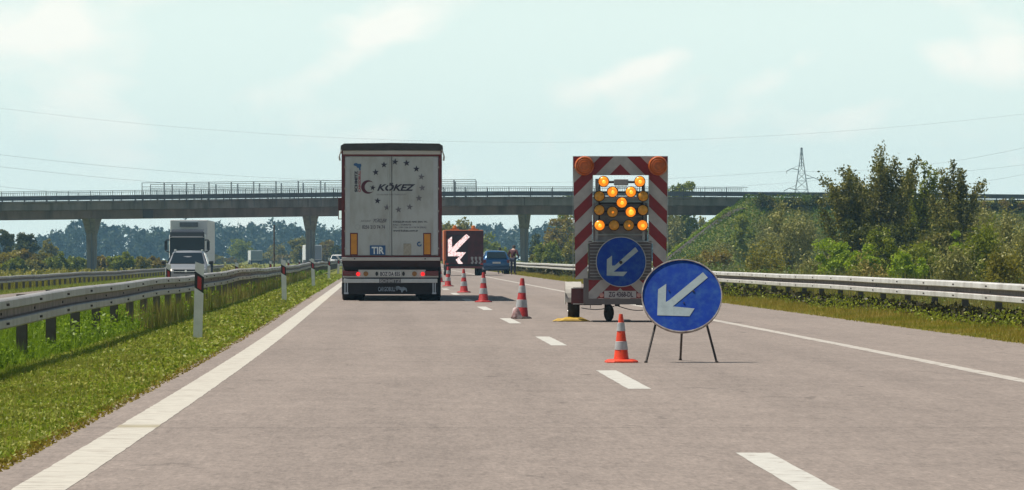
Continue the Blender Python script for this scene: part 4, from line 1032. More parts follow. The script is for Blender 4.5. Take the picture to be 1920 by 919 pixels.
    b = B(); b.box(-1.24,1.24,13.95,16.1,.75,3.7); b.build('cab', cab, t, bevel=.10)
    b = B(); b.box(-1.15,1.15,11.0,16.0,.5,.98); b.build('tractor_chassis', m_dark, t)
    for sx in (-1, 1): wheel(t, sx*1.05, 15.2, .5, .34)
    for sx in (-1, 1):
        b = B(); b.box(sx*1.26 if sx > 0 else -1.50, 1.50 if sx > 0 else -1.26, 15.8, 15.95, 2.20, 2.82); b.tube((sx*1.2,15.9,2.75),(sx*1.4,15.87,2.75),.03,n=6); k = b.build('wing_mirror', mat('mirror_maroon', (.07,.012,.015), .4), t, bevel=.03)
        b = B(); b.box(sx*1.275 if sx > 0 else -1.475, 1.475 if sx > 0 else -1.275, 15.785, 15.797, 2.22, 2.45); b.build('mirror_glass', mat('mirror_glass', (.75,.8,.8), .05, 1), k)
lorry()

# warning trailer ---------------------------------------------------
def sign_arrow(b, cx, cz, r, y0, y1, pts):
    b.poly([(cx+u*r, cz+v*r) for u, v in pts], y0, y1)
ARROW = [(.48,.70),(.62,.56),(-.20,-.33),(.30,-.33),(.12,-.56),(-.62,-.56),(-.62,.02),(-.42,.20),(-.40,-.16)]
def disc_ring(b, cx, cz, r0, r1, y0, y1, n=48):
    ring = []
    for a in range(n+1):
        t_ = 2*math.pi*a/n; c_, s_ = math.cos(t_), math.sin(t_)
        ring.append([(cx+r0*c_, y0, cz+r0*s_), (cx+r1*c_, y0, cz+r1*s_), (cx+r1*c_, y1, cz+r1*s_), (cx+r0*c_, y1, cz+r0*s_)])
    for i in range(n):
        o = len(b.v); b.v += ring[i]+ring[i+1]
        for f in ((0,1,5,4),(1,2,6,5),(2,3,7,6),(3,0,4,7)): b.f.append(tuple(q+o for q in f)); b.m.append(b.mi)
def signal_blue():
    m = mat('sign_blue', (.003, .036, .27), .5, var=.16, vscale=3.5, dirt=(.03,.10,.28), dirt_amt=.75, dscale=9, spec=.2); return m
m_signw = mat('sign_white', (.31, .37, .385), .5, var=.08, vscale=8, dirt=(.2,.24,.25), dirt_amt=.5, dscale=10)
def stripes():
    m = bpy.data.materials.new('warning_stripes'); m.use_nodes = True; t = m.node_tree; L = t.links.new; b = t.nodes['Principled BSDF']
    tcn = t.nodes.new('ShaderNodeTexCoord'); sp = t.nodes.new('ShaderNodeSeparateXYZ'); L(tcn.outputs['Object'], sp.inputs[0])
    def M(op, a, c):
        n = t.nodes.new('ShaderNodeMath'); n.operation = op
        for i, q in enumerate((a, c)):
            if q is None: continue
            if isinstance(q, (int, float)): n.inputs[i].default_value = q
            else: L(q, n.inputs[i])
        return n.outputs[0]
    f = M('ADD', sp.outputs[2], M('ABSOLUTE', sp.outputs[0], None)); g = M('FRACT', M('DIVIDE', M('ADD', f, -2.489+.476*10), .476), None); k = M('LESS_THAN', g, .49)
    n = t.nodes.new('ShaderNodeTexNoise'); n.inputs['Scale'].default_value = 7; n.inputs['Detail'].default_value = 8; L(tcn.outputs['Object'], n.inputs['Vector'])
    mr = t.nodes.new('ShaderNodeMapRange'); mr.inputs[1].default_value = .3; mr.inputs[2].default_value = .75; mr.inputs[3].default_value = 1.05; mr.inputs[4].default_value = .72; L(n.outputs['Fac'], mr.inputs[0])
    mx_ = t.nodes.new('ShaderNodeMix'); mx_.data_type = 'RGBA'; mx_.inputs[6].default_value = (.40,.38,.37,1); mx_.inputs[7].default_value = (.21,.003,.009,1); L(k, mx_.inputs[0])
    mu = t.nodes.new('ShaderNodeMix'); mu.data_type = 'RGBA'; mu.blend_type = 'MULTIPLY'; mu.inputs[0].default_value = 1; L(mx_.outputs[2], mu.inputs[6]); L(mr.outputs[0], mu.inputs[7])
    L(mu.outputs[2], b.inputs['Base Color']); b.inputs['Roughness'].default_value = .45
    return m
def warning_trailer():
    Y0 = 74.5; X0 = PX(1163, Y0); SC = 108.8
    t = thing('warning_trailer', 'road works warning trailer with red and white striped board, amber lamps and blue arrow disc', 'warning trailer', (X0, Y0, 0), 0)
    x_ = lambda px: (px-1163)/SC
    z_ = lambda py: (604-py)/SC
    ms = stripes(); grey = mat('trailer_grey', (.15,.13,.13), .6, .2, var=.2, vscale=6, dirt=(.08,.06,.055), dirt_amt=.6); lgrey = mat('trailer_light_grey', (.34,.34,.34), .5, .2, var=.1)
    def rect(b, a, c, p, q, y0, y1): b.box(x_(a), x_(c), y0, y1, z_(q), z_(p)); return b
    b = B(); rect(b, 1075, 1251.5, 293.5, 328.5, 0, .02)
    b.poly([(x_(1075),z_(328.5)),(x_(1111),z_(328.5)),(x_(1110),z_(455)),(x_(1102),z_(457)),(x_(1102),z_(522)),(x_(1079),z_(524))], 0, .02)
    b.poly([(x_(1251.5),z_(328.5)),(x_(1217),z_(328.5)),(x_(1217),z_(455)),(x_(1224),z_(457)),(x_(1224),z_(522)),(x_(1249),z_(524))], 0, .02)
    b.build('striped_board', ms, t)
    b = B(); rect(b, 1075, 1251.5, 292.6, 293.4, -.006, .03); rect(b, 1074, 1074.9, 292.6, 522, -.006, .03); rect(b, 1251.6, 1252.5, 292.6, 522, -.006, .03)
    rect(b, 1111.1, 1112.2, 328.5, 455, -.006, .03); rect(b, 1216, 1216.9, 328.5, 455, -.006, .03); b.build('board_edging', mat('edging_alu', (.36,.37,.37), .4, .5), t)
    # support frame behind
    b = B()
    for px in (1119, 1207): b.box(x_(px)-.025, x_(px)+.025, .06, .11, z_(560), z_(335))
    for py in (375, 388, 406, 424, 440, 452): b.box(x_(1119), x_(1207), .065, .1, z_(py+1.3), z_(py-1.3))
    for px in (1097, 1229): b.box(x_(px)-.03, x_(px)+.03, .025, .09, z_(530), z_(300))
    b.build('support_frame', lgrey, t)
    b = B(); rect(b, 1112, 1214, 368, 372, .11, .16); rect(b, 1112, 1214, 380, 452, .13, .20); b.build('battery_cabinet', mat('cabinet_mauve', (.34,.30,.31), .7, var=.3, vscale=5), t)
    b = B(); rect(b, 1103, 1222, 454, 530, .03, .09); c_ = b.build('rear_panel', grey, t)
    b = B()
    for i in range(12): rect(b, 1106, 1220, 458+6*i, 459.2+6*i, .022, .0295)
    rect(b, 1103, 1222, 452.5, 454, .0, .04); b.build('panel_slats', lgrey, c_)
    # lamps
    gl_on = mat('amber_lamp_lit', (.9,.36,.02), .3, emis=(1.0,.22,.004), es=.6); core = mat('amber_core', (1,.6,.1), .3, emis=(1.0,.34,.015), es=1.15); gl_off = mat('amber_lamp_off', (.60,.27,.02), .3, var=.25, vscale=22)
    lamps = [(1131.4,340.5,1),(1199.3,340.5,1),(1148,360,1),(1182.5,360,1),(1123.5,368,0),(1205.4,368,0),(1165.5,380,1),(1123.5,394,0),(1148,397.5,2),(1182.3,397.5,3),(1205,394,0),(1124,422.5,1),(1151,422.5,0),(1178.6,422.5,2),(1204.3,422.5,1)]
    for px, py, on in lamps:
        r = .094 if on != 2 else .098; cx, cz = x_(px), z_(py); y0 = -.12
        b = B(); b.lathe([(r*.72,.14),(r*1.02,.05),(r*1.04,.0),(r*.92,-.005),(r*.9,.02)], 24, (cx,y0,cz), 'y'); h = b.build('lamp_housing', m_dark if on != 2 else m_black, t, smooth=True)
        b = B(); b.lathe([(r*.92,.0),(r*.8,-.02),(r*.5,-.035),(.002,-.042)], 24, (cx,y0,cz), 'y'); b.build('lamp_lens', gl_on if on in (1, 3) else gl_off, h, smooth=True)
        if on:
            rr = {1:.34, 2:.2, 3:.5}[on]*r; b = B(); b.lathe([(rr,-.034),(rr*.7,-.046),(.002,-.05)], 16, (cx+.006,y0-.003,cz-.006), 'y'); b.build('lamp_bulb', core if on != 2 else gl_on, h, smooth=True)
    b = B(); b.tube((x_(1131), -.05, z_(341.5)), (x_(1199), -.05, z_(341.5)), .02, n=8)
    for a, c, p, q in ((1123.5,1123.5,345,422),(1205,1205,345,422)): b.tube((x_(a), -.04, z_(p)), (x_(c), -.04, z_(q)), .017, n=6)
    for py in (360, 381, 396, 422): b.tube((x_(1123), -.04, z_(py)), (x_(1205), -.04, z_(py)), .014, n=6)
    b.build('lamp_rods', m_dark, t)
    b = B(); rect(b, 1151, 1178, 336, 347.5, -.08, .03); b.build('control_box', mat('box_grey', (.27,.27,.27), .5, var=.1), t, bevel=.012)
    b = B()
    for k in range(9): b.box(x_(1154+k*2.6)-.005, x_(1154+k*2.6)+.005, -.06, -.03, z_(354), z_(348)); 
    b.build('sensor_pins', lgrey, t)
    big = mat('amber_dome', (.46,.10,.015), .3, var=.2, vscale=20)
    for px in (1095.5, 1233.5):
        b = B(); r = .168; cx, cz = x_(px), z_(311); b.lathe([(r*.9,.0),(r,-.03),(r,-.09),(r*.86,-.15),(r*.5,-.185),(.002,-.195)], 32, (cx,0,cz), 'y'); d_ = b.build('flash_lamp', big, t, smooth=True)
        b = B()
        for q in (.35,.6,.82): disc_ring(b, cx, cz, r*q, r*(q+.05), -.197 if q < .5 else (-.182 if q < .7 else -.163), -.12, 28)
        b.build('lens_rings', mat('amber_ring', (.34,.07,.01), .35), d_)
    # blue disc with arrow
    cx, cz, r = x_(1164), z_(491), 46.5/SC
    b = B(); b.lathe([(r,.02),(r,.0),(.002,.0)], 56, (cx,-.2,cz), 'y'); d_ = b.build('arrow_disc', signal_blue(), t)
    b = B(); disc_ring(b, cx, cz, r*.985, r*1.015, -.21, -.175, 56); b.build('disc_rim', lgrey, d_)
    b = B(); pts = [((px-1164)/46.5, (491-py)/46.5) for px, py in ((1190.5,463.5),(1196,471),(1150,509.5),(1175.6,509.5),(1168.5,517.8),(1137,516.5),(1137.5,486.5),(1147,479.3),(1147,498),(1152,498))]
    sign_arrow(b, cx, cz, r, -.205, -.1995, pts); b.build('white_arrow', m_signw, d_)
    b = B(); b.box(cx-.05, cx+.05, -.19, .03, cz-.4, cz+.4); b.build('disc_bracket', m_dark, t)
    b = B(); b.lathe([(.03,0),(.03,-.01)], 10, (x_(1163.5),-.2055,z_(492)), 'y'); b.build('centre_bolt', m_dark, d_)
    # chassis
    b = B(); rect(b, 1094, 1229, 522, 525, .0, .06); rect(b, 1094, 1103.5, 525, 571, .0, .06); rect(b, 1222, 1231, 525, 571, .0, .06); rect(b, 1103.5, 1222, 560, 571, .0, .06); b.box(x_(1096), x_(1230), .06, 1.9, z_(571), z_(562)); b.build('chassis', grey, t)
    b = B(); rect(b, 1103.6, 1221.9, 525.2, 559.8, .01, .03); b.build('striped_tailboard', ms, t)
    b = B(); rect(b, 1133, 1193, 545.5, 558.5, -.004, .008); pl = b.build('number_plate', mat('plate_pale', (.42,.40,.41), .5, var=.1), t)
    text('lettering', 'ZG 4368-DL', x_(1141), x_(1187), z_(557), z_(547), -.006, mat('plate_ink', (.05,.03,.05), .6), pl, bold=.03)
    b = B()
    for px in (1128, 1198): b.lathe([(.001,-.02),(.04,-.01),(.04,.01)], 14, (x_(px), -.002, z_(553.5)), 'y')
    b.build('tail_reflectors', mat('pink_reflector', (.5,.25,.22), .3), t)
    for sx in (-1, 1):
        wx = x_(1077)*sx if sx < 0 else -x_(1077)
        wx = sx*abs(x_(1077)); wheel(t, wx, .95, .315, .20)
        b = B(); rings = []
        for k in range(15):
            a = R(5)+R(170)*k/14; c_, s_ = math.cos(a)*.39, math.sin(a)*.39
            rings.append([(wx-.15,.95-c_,.30+s_*1.0),(wx+.13,.95-c_,.30+s_*1.0),(wx+.13,.95-c_*.95,.30+s_*.96),(wx-.15,.95-c_*.95,.30+s_*.96)])
        b.loft(rings); b.box(wx-.155, wx-.14, .58, 1.32, .30, .50)
        b.build('mudguard', mat('fender_cream', (.46,.43,.38), .5, var=.12, vscale=8), t)
        b = B(); b.box(wx-.05, wx+.2, .44, .50, .31, .58) if sx < 0 else b.box(wx-.2, wx+.05, .44, .50, .31, .58); l_ = b.build('tail_light', mat('lamp_dark_red', (.10,.012,.015), .35), t)
        b = B(); a_, c_ = (wx-.02, wx+.29) if sx < 0 else (wx-.29, wx+.02)
        b.box(a_, c_, .40, .43, .575, .595); b.box(a_, c_, .40, .43, .30, .315); b.box(c_-.03, c_-.005, .40, .43, .315, .575); b.build('light_guard', mat('guard_pale', (.5,.47,.45), .5), l_)
        b = B(); b.tube((wx, .95, .315), (sx*.3, .95, .315), .035, n=8); b.build('axle_stub', m_dark, t)
    for px, sc_ in ((1141, 1), ):
        b = B(); b.lathe([(.06,-.035),(.12,-.035),(.145,-.02),(.145,.02),(.12,.035),(.06,.035)], 22, (0,0,0), 'x'); k = b.build('jockey_wheel', m_tyre, t, smooth=True); k.location = (x_(1142.5), .35, .155); k.rotation_euler = (0, 0, R(28))
        b = B(); b.box(x_(1134), x_(1138), .30, .36, .17, z_(571)); b.box(x_(1134), x_(1146), .31, .36, .28, .31); b.build('jockey_leg', m_dark, t)
    b = B(); pts = []
    for k in range(17): u = k/16; pts.append((x_(1090)+(x_(1152)-x_(1090))*u, .05, z_(577.5)-.035*math.sin(math.pi*u)*1.2 + .03*u))
    b.path(pts, .008, 5); pts = []
    for k in range(17): u = k/16; pts.append((x_(1159)+(x_(1206)-x_(1159))*u, .05, z_(574)-.075*math.sin(math.pi*min(u*1.0,1)*.62)))
    b.path(pts, .008, 5); b.path([(x_(1107), .05, z_(571)), (x_(1107), .05, z_(578.5))], .006, 5); b.build('hanging_cable', m_black, t)
    b = B(); rect(b, 1153, 1162, 571, 574.5, .02, .12); b.build('coupling_block', m_dark, t)
    b = B(); b.box(-.04,.04,1.9,3.1,.32,.42); b.build('drawbar', grey, t)
    # outrigger foot on the right
    b = B(); b.box(.78,1.42,.02,.08,.03,.09); b.build('outrigger', m_dark, t)
    return X0, Y0
TX, TY = warning_trailer()
m_yel = mat('chock_yellow', (.50, .31, .03), .6, var=.2, vscale=10, dirt=(.3,.2,.08), dirt_amt=.5)
def chock(dx, dy, w0, w1, h, lab, flip=1):
    b = B(); b.add([(-w0,-.12,0),(w0,-.12,0),(w0,.14,0),(-w0,.14,0),(-w1,-.10,h*.55),(w1,-.10,h*.55),(w1*.8,.10,h),(-w1*.8,.10,h)], [(0,3,2,1),(4,5,6,7),(0,1,5,4),(1,2,6,5),(2,3,7,6),(3,0,4,7)])
    o = b.build('wheel_chock', m_yel, None, bevel=.012); o.location = (TX+dx, TY+dy, .006); tag(o, lab, 'wheel chock', 'yellow wheel chocks')
chock(-.80, .52, .30, .16, .075, 'worn yellow chock lying against the front of the left trailer wheel')
chock(-1.0, .62, .17, .09, .05, 'pale yellow chock sticking out furthest left of the trailer wheel')

# round sign on a tripod --------------------------------------------
def tripod_sign():
    Y0 = 46.2; t = thing('tripod_sign', 'large round blue sign with a white arrow pointing down left, standing on three thin legs', 'road sign', (PX(1279, Y0), Y0, 0), 0)
    S = F/Y0; x_ = lambda px: (px-1279)/S
    r = 75.0/S; cz = (681-556)/S; cx = 0; tilt = R(-26)
    rk = r*1.0
    b = B(); b.lathe([(rk,.012),(rk,.0),(.002,.0)], 64, (0,0,0), 'y'); d_ = b.build('sign_disc', signal_blue(), t); d_.location = (0, .10, cz); d_.rotation_euler = (tilt, R(2), R(-3))
    b = B(); disc_ring(b, 0, 0, rk*.985, rk*1.012, -.014, .03, 64); b.build('sign_rim', mat('rim_worn', (.36,.33,.31), .5, .3, var=.3, vscale=18, dirt=(.12,.06,.05), dirt_amt=.7, dscale=11), d_)
    b = B(); k = 1/75.0; k2 = 1/67.0
    pts = [((px-1279)*k, (556-py)*k2) for px, py in ((1317,511),(1326.5,520.5),(1263,576.5),(1304,579),(1295,593.5),(1234.5,594),(1234,546),(1249,535),(1249.5,569),(1256,565))]
    b.poly([(u*rk, v*rk) for u, v in pts], -.004, .0005); b.build('white_arrow', m_signw, d_)
    b = B()
    for u, v in ((-.32,.12),(.27,.14),(.06,-.2),(.30,.13)): b.lathe([(.008,0),(.008,-.006)], 8, (u*rk, -.004, v*rk), 'y')
    b.build('rivets', m_dark, d_)
    for (ax, az, bx, by) in ((-44, .52, -68.5, -.12), (41, .54, 64, -.12), (2, .50, 3.5, 1.0)):
        b = B(); b.tube((ax/S, .14 if by < .5 else .16, az), (bx/S, by, .0), .0125, n=8); b.tube((bx/S, by, .0), (bx/S, by, .018), .018, n=8); b.build('leg', mat('leg_rust', (.045,.035,.03), .7, var=.3, vscale=20), t)
tripod_sign()

# cones --------------------------------------------------------------
m_con = mat('cone_orange', (.72, .055, .012), .45, var=.10, vscale=14, dirt=(.45,.05,.03), dirt_amt=.4, dscale=9)
m_cred = mat('cone_red', (.42, .02, .018), .5, var=.15, vscale=10, dirt=(.18,.03,.02), dirt_amt=.6, dscale=7)
m_cw = mat('cone_band', (.42, .43, .43), .5, var=.10, vscale=18, dirt=(.28,.28,.28), dirt_amt=.6, dscale=12)
m_cb = mat('cone_base_black', (.03, .022, .02), .8, var=.3)
def cone(h, rb, rt, z0, bands, base, mbody, mbase, loc, label, lean=(0, 0), rz=0.2):
    t = thing('traffic_cone', label, 'traffic cone', loc, rz, 'traffic cones closing the lane'); t.rotation_euler = (lean[0], lean[1], rz)
    rad = lambda z: rb + (rt-rb)*(z-z0)/(h-z0)
    b = B(); b.lathe([(rad(z0)*1.12,z0-.008),(rad(z0),z0+.01),(rt,h-.012),(rt*.85,h)], 28); b.build('cone_body', mbody, t, smooth=True)
    for a, c in bands:
        b = B(); b.lathe([(rad(a)+.0005,a),(rad(a)+.004,a+.002),(rad(c)+.004,c-.002),(rad(c)+.0005,c)], 28); b.build('reflective_band', m_cw, t, smooth=True)
    b = B(); q = base; rr = [(-q,-q*.6),(-q*.6,-q),(q*.6,-q),(q,-q*.6),(q,q*.6),(q*.6,q),(-q*.6,q),(-q,q*.6)]
    b.loft([[(x, y, .0) for x, y in rr], [(x, y, z0*.5) for x, y in rr], [(x*.8, y*.8, z0) for x, y in rr]]); b.build('cone_base', mbase, t, bevel=.004)
    return t
S1 = F/46.2
cone(.52, .080, .022, .036, [((680-656)/S1, (680-640)/S1), ((680-621)/S1, (680-605)/S1)], .168, m_con, m_con, (PX(1165, 46.2), 46.2, 0), 'small bright orange cone standing beside the tripod sign', (R(.5), R(-.6)), .12)
Bd = [(.15, .31), (.44, .59)]
Bd = [(.205, .345), (.47, .60)]
for i, (px, Y, lab, ln) in enumerate([(977.5, 78.6, 'dirty red and white cone nearest the warning trailer, with a bag at its foot', (0, R(1.5))),
        (906.5, 106.5, 'second tall red and white cone, right of the lorry wheels', (0, 0)),
        (870, 134.5, 'third tall red and white cone, below the orange works truck', (0, R(-1))),
        (840, 162, 'fourth tall red and white cone, close to the right side of the lorry', (0, 0)),
        (825, 188, 'farthest red and white cone, half hidden by the right side of the lorry', (0, 0))]):
    cone(.735, .125, .035, .04, Bd, .19, m_cred, m_cb if i == 0 else m_cred, (PX(px, Y), Y, 0), lab, ln, .3*i)
# crumpled bag leaning against the nearest tall cone
b = B(); rings = []
for j, (z, r_) in enumerate(((0, .07), (.03, .10), (.08, .095), (.14, .07), (.19, .05), (.21, .02))):
    rings.append([(math.cos(a*.524)*r_*random.uniform(.75, 1.2)-z*.1, math.sin(a*.524)*r_*random.uniform(.75, 1.2), z) for a in range(12)])
b.mi = 0; b.loft(rings); o = b.build('litter_bag', mat('bag_dirty', (.35,.20,.19), .6, var=.5, vscale=14, dirt=(.65,.64,.62), dirt_amt=.95, dscale=9), None, smooth=True); o.location = (PX(969.5, 78.3), 78.3, 0); tag(o, 'crumpled dirty bag leaning against the foot of the nearest tall cone', 'bag')

# cars ---------------------------------------------------------------
def car(name, label, cat, loc, rz, paint, L_, W, H, st, glass, lights, wheels, extras=None, group=None):
    """st: stations (y, halfwidth, z bottom, z belt, z roof, roof inset) from the rear (y=0) to the front"""
    t = thing(name, label, cat, loc, rz, group)
    rings = []
    for y, hw, zb, zl, zr, ins in st:
        h = [(0, zb), (hw*.88, zb), (hw*.985, zb+.07), (hw, (zb+zl)*.5), (hw*.985, zl-.03), (hw*.95, zl), (hw*ins+ (hw*.95-hw*ins)*.12, zl+(zr-zl)*.82), (hw*ins*.90, zl+(zr-zl)*.975), (0, zr)]
        rings.append([(x, y, z) for x, z in h] + [(-x, y, z) for x, z in h[-2:0:-1]])
    b = B(); b.loft(rings); body = b.build('body', paint, t, smooth=True)
    for nm, polys in glass.items():
        for pl in polys:
            b = B(); n = len(pl); b.add(pl, [tuple(range(n))]); o = b.build(nm, m_glassd, t, recalc=False)
            so_ = o.modifiers.new('solid', 'SOLIDIFY'); so_.thickness = .012; so_.offset = 0
    for nm, m_, box in lights:
        b = B(); b.box(*box); b.build(nm, m_, t, bevel=.02)
    for y, r in wheels:
        for sx in (-1, 1): wheel(t, sx*(W/2-.12), y, r, .21)
    if extras: extras(t)
    return t
# blue estate car, seen from behind
p_blue = mat('paint_blue', (.016, .085, .22), .25, .25, coat=.6)
D = 270.0; HW = .86
st = [(0,.74,.42,.80,.84,.9),(.06,.82,.30,.90,.97,.86),(.22,.85,.26,.95,1.18,.78),(.62,.86,.22,.97,1.42,.72),(1.3,.865,.20,.96,1.47,.72),(2.3,.865,.20,.94,1.45,.72),(2.75,.86,.20,.93,1.22,.76),(3.15,.855,.22,.91,.96,.86),(3.7,.82,.25,.84,.86,.9),(4.05,.74,.32,.68,.72,.9)]
def blue_x(t):
    b = B(); b.box(-.25,.25,-.015,.02,.66,.77); b.build('number_plate', mat('plate_white', (.55,.54,.52), .5), t)
    for sx in (-1, 1):
        b = B(); b.box(sx*.86-(.16 if sx < 0 else 0), sx*.86+(.16 if sx > 0 else 0), 2.55, 2.68, .92, 1.05); b.build('wing_mirror', p_blue, t, bevel=.03)
    b = B(); b.box(-.42,-.2,1.3,1.7,1.47,1.52); b.box(-.55,.2,1.1,1.16,1.47,1.50); b.build('roof_bar', m_white, t)
    b = B(); b.box(-.83,.83,-.03,.06,.34,.52); b.build('bumper', mat('bumper_navy', (.015,.05,.12), .4), t, bevel=.03)
car('blue_car', 'blue estate car parked behind the orange works truck, seen from the rear', 'car', (PX(931, D), D, 0), heading(D)+R(1.5), p_blue, 4.05, 1.72, 1.47, st,
    {'rear_window': [[(-.64,.035,1.00),(.64,.035,1.00),(.56,.42,1.385),(-.56,.42,1.385)]], 'windscreen': [[(-.66,3.02,1.0),(.66,3.02,1.0),(.56,2.5,1.38),(-.56,2.5,1.38)]],
     'side_window': [[(sx*.815,.55,1.0),(sx*.815,2.8,.98),(sx*.655,2.25,1.36),(sx*.655,.75,1.36)] for sx in (-1, 1)]},
    [('tail_light', mat('car_tail', (.14,.01,.015), .25), (-.82,-.64,-.005,.15,.70,.90)), ('tail_light', mat('car_tail', (.14,.01,.015), .25), (.64,.82,-.005,.15,.70,.90))], ((.75,.30),(3.25,.30)), blue_x)
# grey oncoming suv (front = +Y end, turned round)
p_grey = mat('paint_grey', (.30, .31, .32), .35, .4, coat=.4)
head_on = mat('headlamp_lit', (.9,.85,.7), .2, emis=(1,.86,.62), es=3.5); head_dim = mat('headlamp_glass', (.55,.56,.55), .12)
def suv_x(t):
    b = B(); b.box(-.52,.52,4.50,4.58,.66,.84); g = b.build('grille', m_black, t, bevel=.02)
    b = B(); b.box(-.52,.52,4.575,4.59,.735,.755); b.lathe([(.001,.0),(.05,.0),(.05,.012)], 14, (0, 4.585, .77), 'y'); b.build('badge', m_chrome, g)
    b = B(); b.box(-.8,.8,4.44,4.53,.34,.52); b.build('lower_intake', m_black, t, bevel=.02)
    b = B(); b.box(-.26,.26,4.53,4.555,.46,.57); b.build('number_plate', mat('plate_white', (.55,.54,.52), .5), t)
    for sx in (-1, 1):
        b = B(); b.box(sx*.92-(.20 if sx < 0 else 0), sx*.92+(.20 if sx > 0 else 0), 2.95, 3.10, 1.05, 1.20); b.build('wing_mirror', m_black, t, bevel=.04)
        b = B(); b.tube((sx*.58,.9,1.665),(sx*.58,2.45,1.665),.022,n=6); b.build('roof_rail', m_chrome, t)
        b = B(); b.box(sx*.70-.08, sx*.70+.08, 4.46, 4.54, .42, .50); b.build('fog_lamp', head_dim, t, bevel=.02)
st = [(0,.78,.5,.95,1.0,.9),(.1,.88,.34,1.02,1.30,.8),(.4,.91,.28,1.06,1.58,.74),(1.2,.92,.26,1.06,1.65,.72),(2.3,.92,.26,1.04,1.63,.72),(2.85,.92,.26,1.03,1.40,.76),(3.3,.92,.26,1.01,1.06,.88),(4.0,.90,.28,.94,.98,.9),(4.4,.86,.30,.84,.88,.9),(4.55,.74,.36,.72,.76,.9)]
def suv(name, label, px, D, zoff, paint, s):
    X = PX(px, D); t = car(name, label, 'car', (X, D, zoff), heading(D)+math.pi, paint, 4.55, 1.84, 1.65, st,
    {'windscreen': [[(-.74,3.28,1.09),(.74,3.28,1.09),(.60,2.62,1.55),(-.60,2.62,1.55)]], 'rear_window': [[(-.66,.14,1.15),(.66,.14,1.15),(.6,.36,1.48),(-.6,.36,1.48)]],
     'side_window': [[(sx*.872,.4,1.10),(sx*.872,3.0,1.08),(sx*.70,2.5,1.54),(sx*.70,.7,1.54)] for sx in (-1, 1)]},
    [('headlight', head_dim, (-.86,-.50,4.30,4.50,.72,.87)), ('headlight', head_dim, (.50,.86,4.30,4.50,.72,.87)), ('headlight_beam', head_on, (-.74,-.60,4.48,4.515,.74,.85)), ('headlight_beam', head_on, (.60,.74,4.48,4.515,.74,.85))], ((.85,.35),(3.7,.35)), suv_x)
    t.scale = (s, s, s); return t
suv('grey_car', 'dark grey crossover car with lit headlights oncoming in front of the white lorry', 357, 189, float(base_z(PX(357, 189), 189)), p_grey, 1.0)
suv('white_car', 'small white oncoming car far away, half hidden by the left side of the big lorry', 633, 520, -.36, m_white, 1.0)

# oncoming white lorry -----------------------------------------------
def box_lorry(name, label, px, D, z0, body_m, cab_m, rzx=0.0, group=None, detail=True, L_=13.0):
    t = thing(name, label, 'lorry', (PX(px, D), D, z0), heading(D)+math.pi+rzx, group)       # +Y local = towards camera after turning
    # local front at y=0, trailer runs towards -y
    b = B(); b.box(-1.27,1.27,-2.6-L_,-2.6,1.05,4.0); tr = b.build('trailer_body', body_m, t, bevel=.05)
    b = B(); b.box(-1.22,1.22,-2.0,0.0,.95,3.02); b.build('cab', cab_m, t, bevel=.12)
    rings = []
    for y, z in ((-.04,3.02),(-.3,3.20),(-1.1,3.32),(-2.0,3.36)): rings.append([(-1.14,y,2.98),(-1.08,y,z),(1.08,y,z),(1.14,y,2.98)])
    b = B(); b.loft(rings); b.build('roof_fairing', mat('cab_black_panel', (.025,.025,.03), .3), t, smooth=False)
    b = B(); b.box(-1.17,1.17,-.01,.03,1.55,2.78); ws = b.build('windscreen', m_glassd, t, bevel=.06)
    b = B(); b.box(-1.16,1.16,-.02,.04,2.80,3.16); b.build('upper_panel', mat('cab_black_panel', (.025,.025,.03), .3), t, bevel=.04)
    b = B(); b.box(-1.05,1.05,.04,.20,2.78,2.86); b.build('sun_visor', mat('visor_grey', (.34,.35,.37), .3), t, bevel=.02)
    b = B(); b.box(-1.0,1.0,0.0,.03,.95,1.66); b.build('grille', m_black, t, bevel=.03)
    b = B(); b.box(-1.22,1.22,-.5,.04,.35,.93); bu = b.build('front_bumper', cab_m, t, bevel=.05)
    for sx in (-1, 1):
        b = B(); b.box(sx*.95-.2, sx*.95+.2, .02, .055, .55, .78); b.build('headlight', head_dim, bu, bevel=.02)
        b = B(); xo = sx*1.42
        b.path([(sx*1.2,.0,2.62),(xo,.12,2.62),(xo+sx*.02,.12,1.90),(sx*1.2,.0,1.80)], .045, 6); b.box(xo-.10,xo+.10,.08,.16,1.95,2.55); b.build('wing_mirror', m_black, t)
    b = B(); b.box(-.62,.62,-2.62,-2.45,3.52,3.84); b.build('cooling_unit', mat('unit_grey', (.16,.17,.18), .5, var=.2), t)
    b = B(); b.box(-1.0,1.0,-15.2,-.5,.55,.98); b.build('chassis', m_dark, t)
    for y in (-1.2, -4.6, -11.6, -12.9, -14.2):
        for sx in (-1, 1): wheel(t, sx*1.02, y, .5, .36)
    return t
cab_w = mat('cab_white', (.72,.73,.72), .3, var=.04, coat=.3); side_w = mat('trailer_white', (.66,.67,.66), .45, var=.05, vscale=1)
X_, D_ = PX(351, 291), 291
box_lorry('white_lorry', 'white oncoming lorry with a dark windscreen behind the grey car', 351, 291, float(base_z(X_, D_)), side_w, cab_w)
grey_body = mat('trailer_bluegrey', (.22,.24,.27), .5, var=.06)
def rear_box(name, label, px, D, topz, wid, z0, rz, L_):
    t = thing(name, label, 'lorry', (PX(px, D), D, z0), rz)
    b = B(); b.box(-wid/2,wid/2,0,L_,1.0,topz); b.build('cargo_box', [side_w], t, bevel=.04)
    b = B(); b.box(-wid/2+.06,wid/2-.06,-.03,-.001,1.08,topz-.08); b.build('rear_door', grey_body, t)
    b = B(); b.box(-wid/2+.1,wid/2-.1,.1,L_+2,.5,.98); b.build('chassis', m_dark, t)
    b = B(); b.box(-wid/2+.05,wid/2-.05,L_+.3,L_+2.3,.6,2.9); b.build('cab', cab_w, t, bevel=.1)
    for y in (1.2, 2.5, L_+1.4):
        for sx in (-1, 1): wheel(t, sx*(wid/2-.25), y, .48, .34)
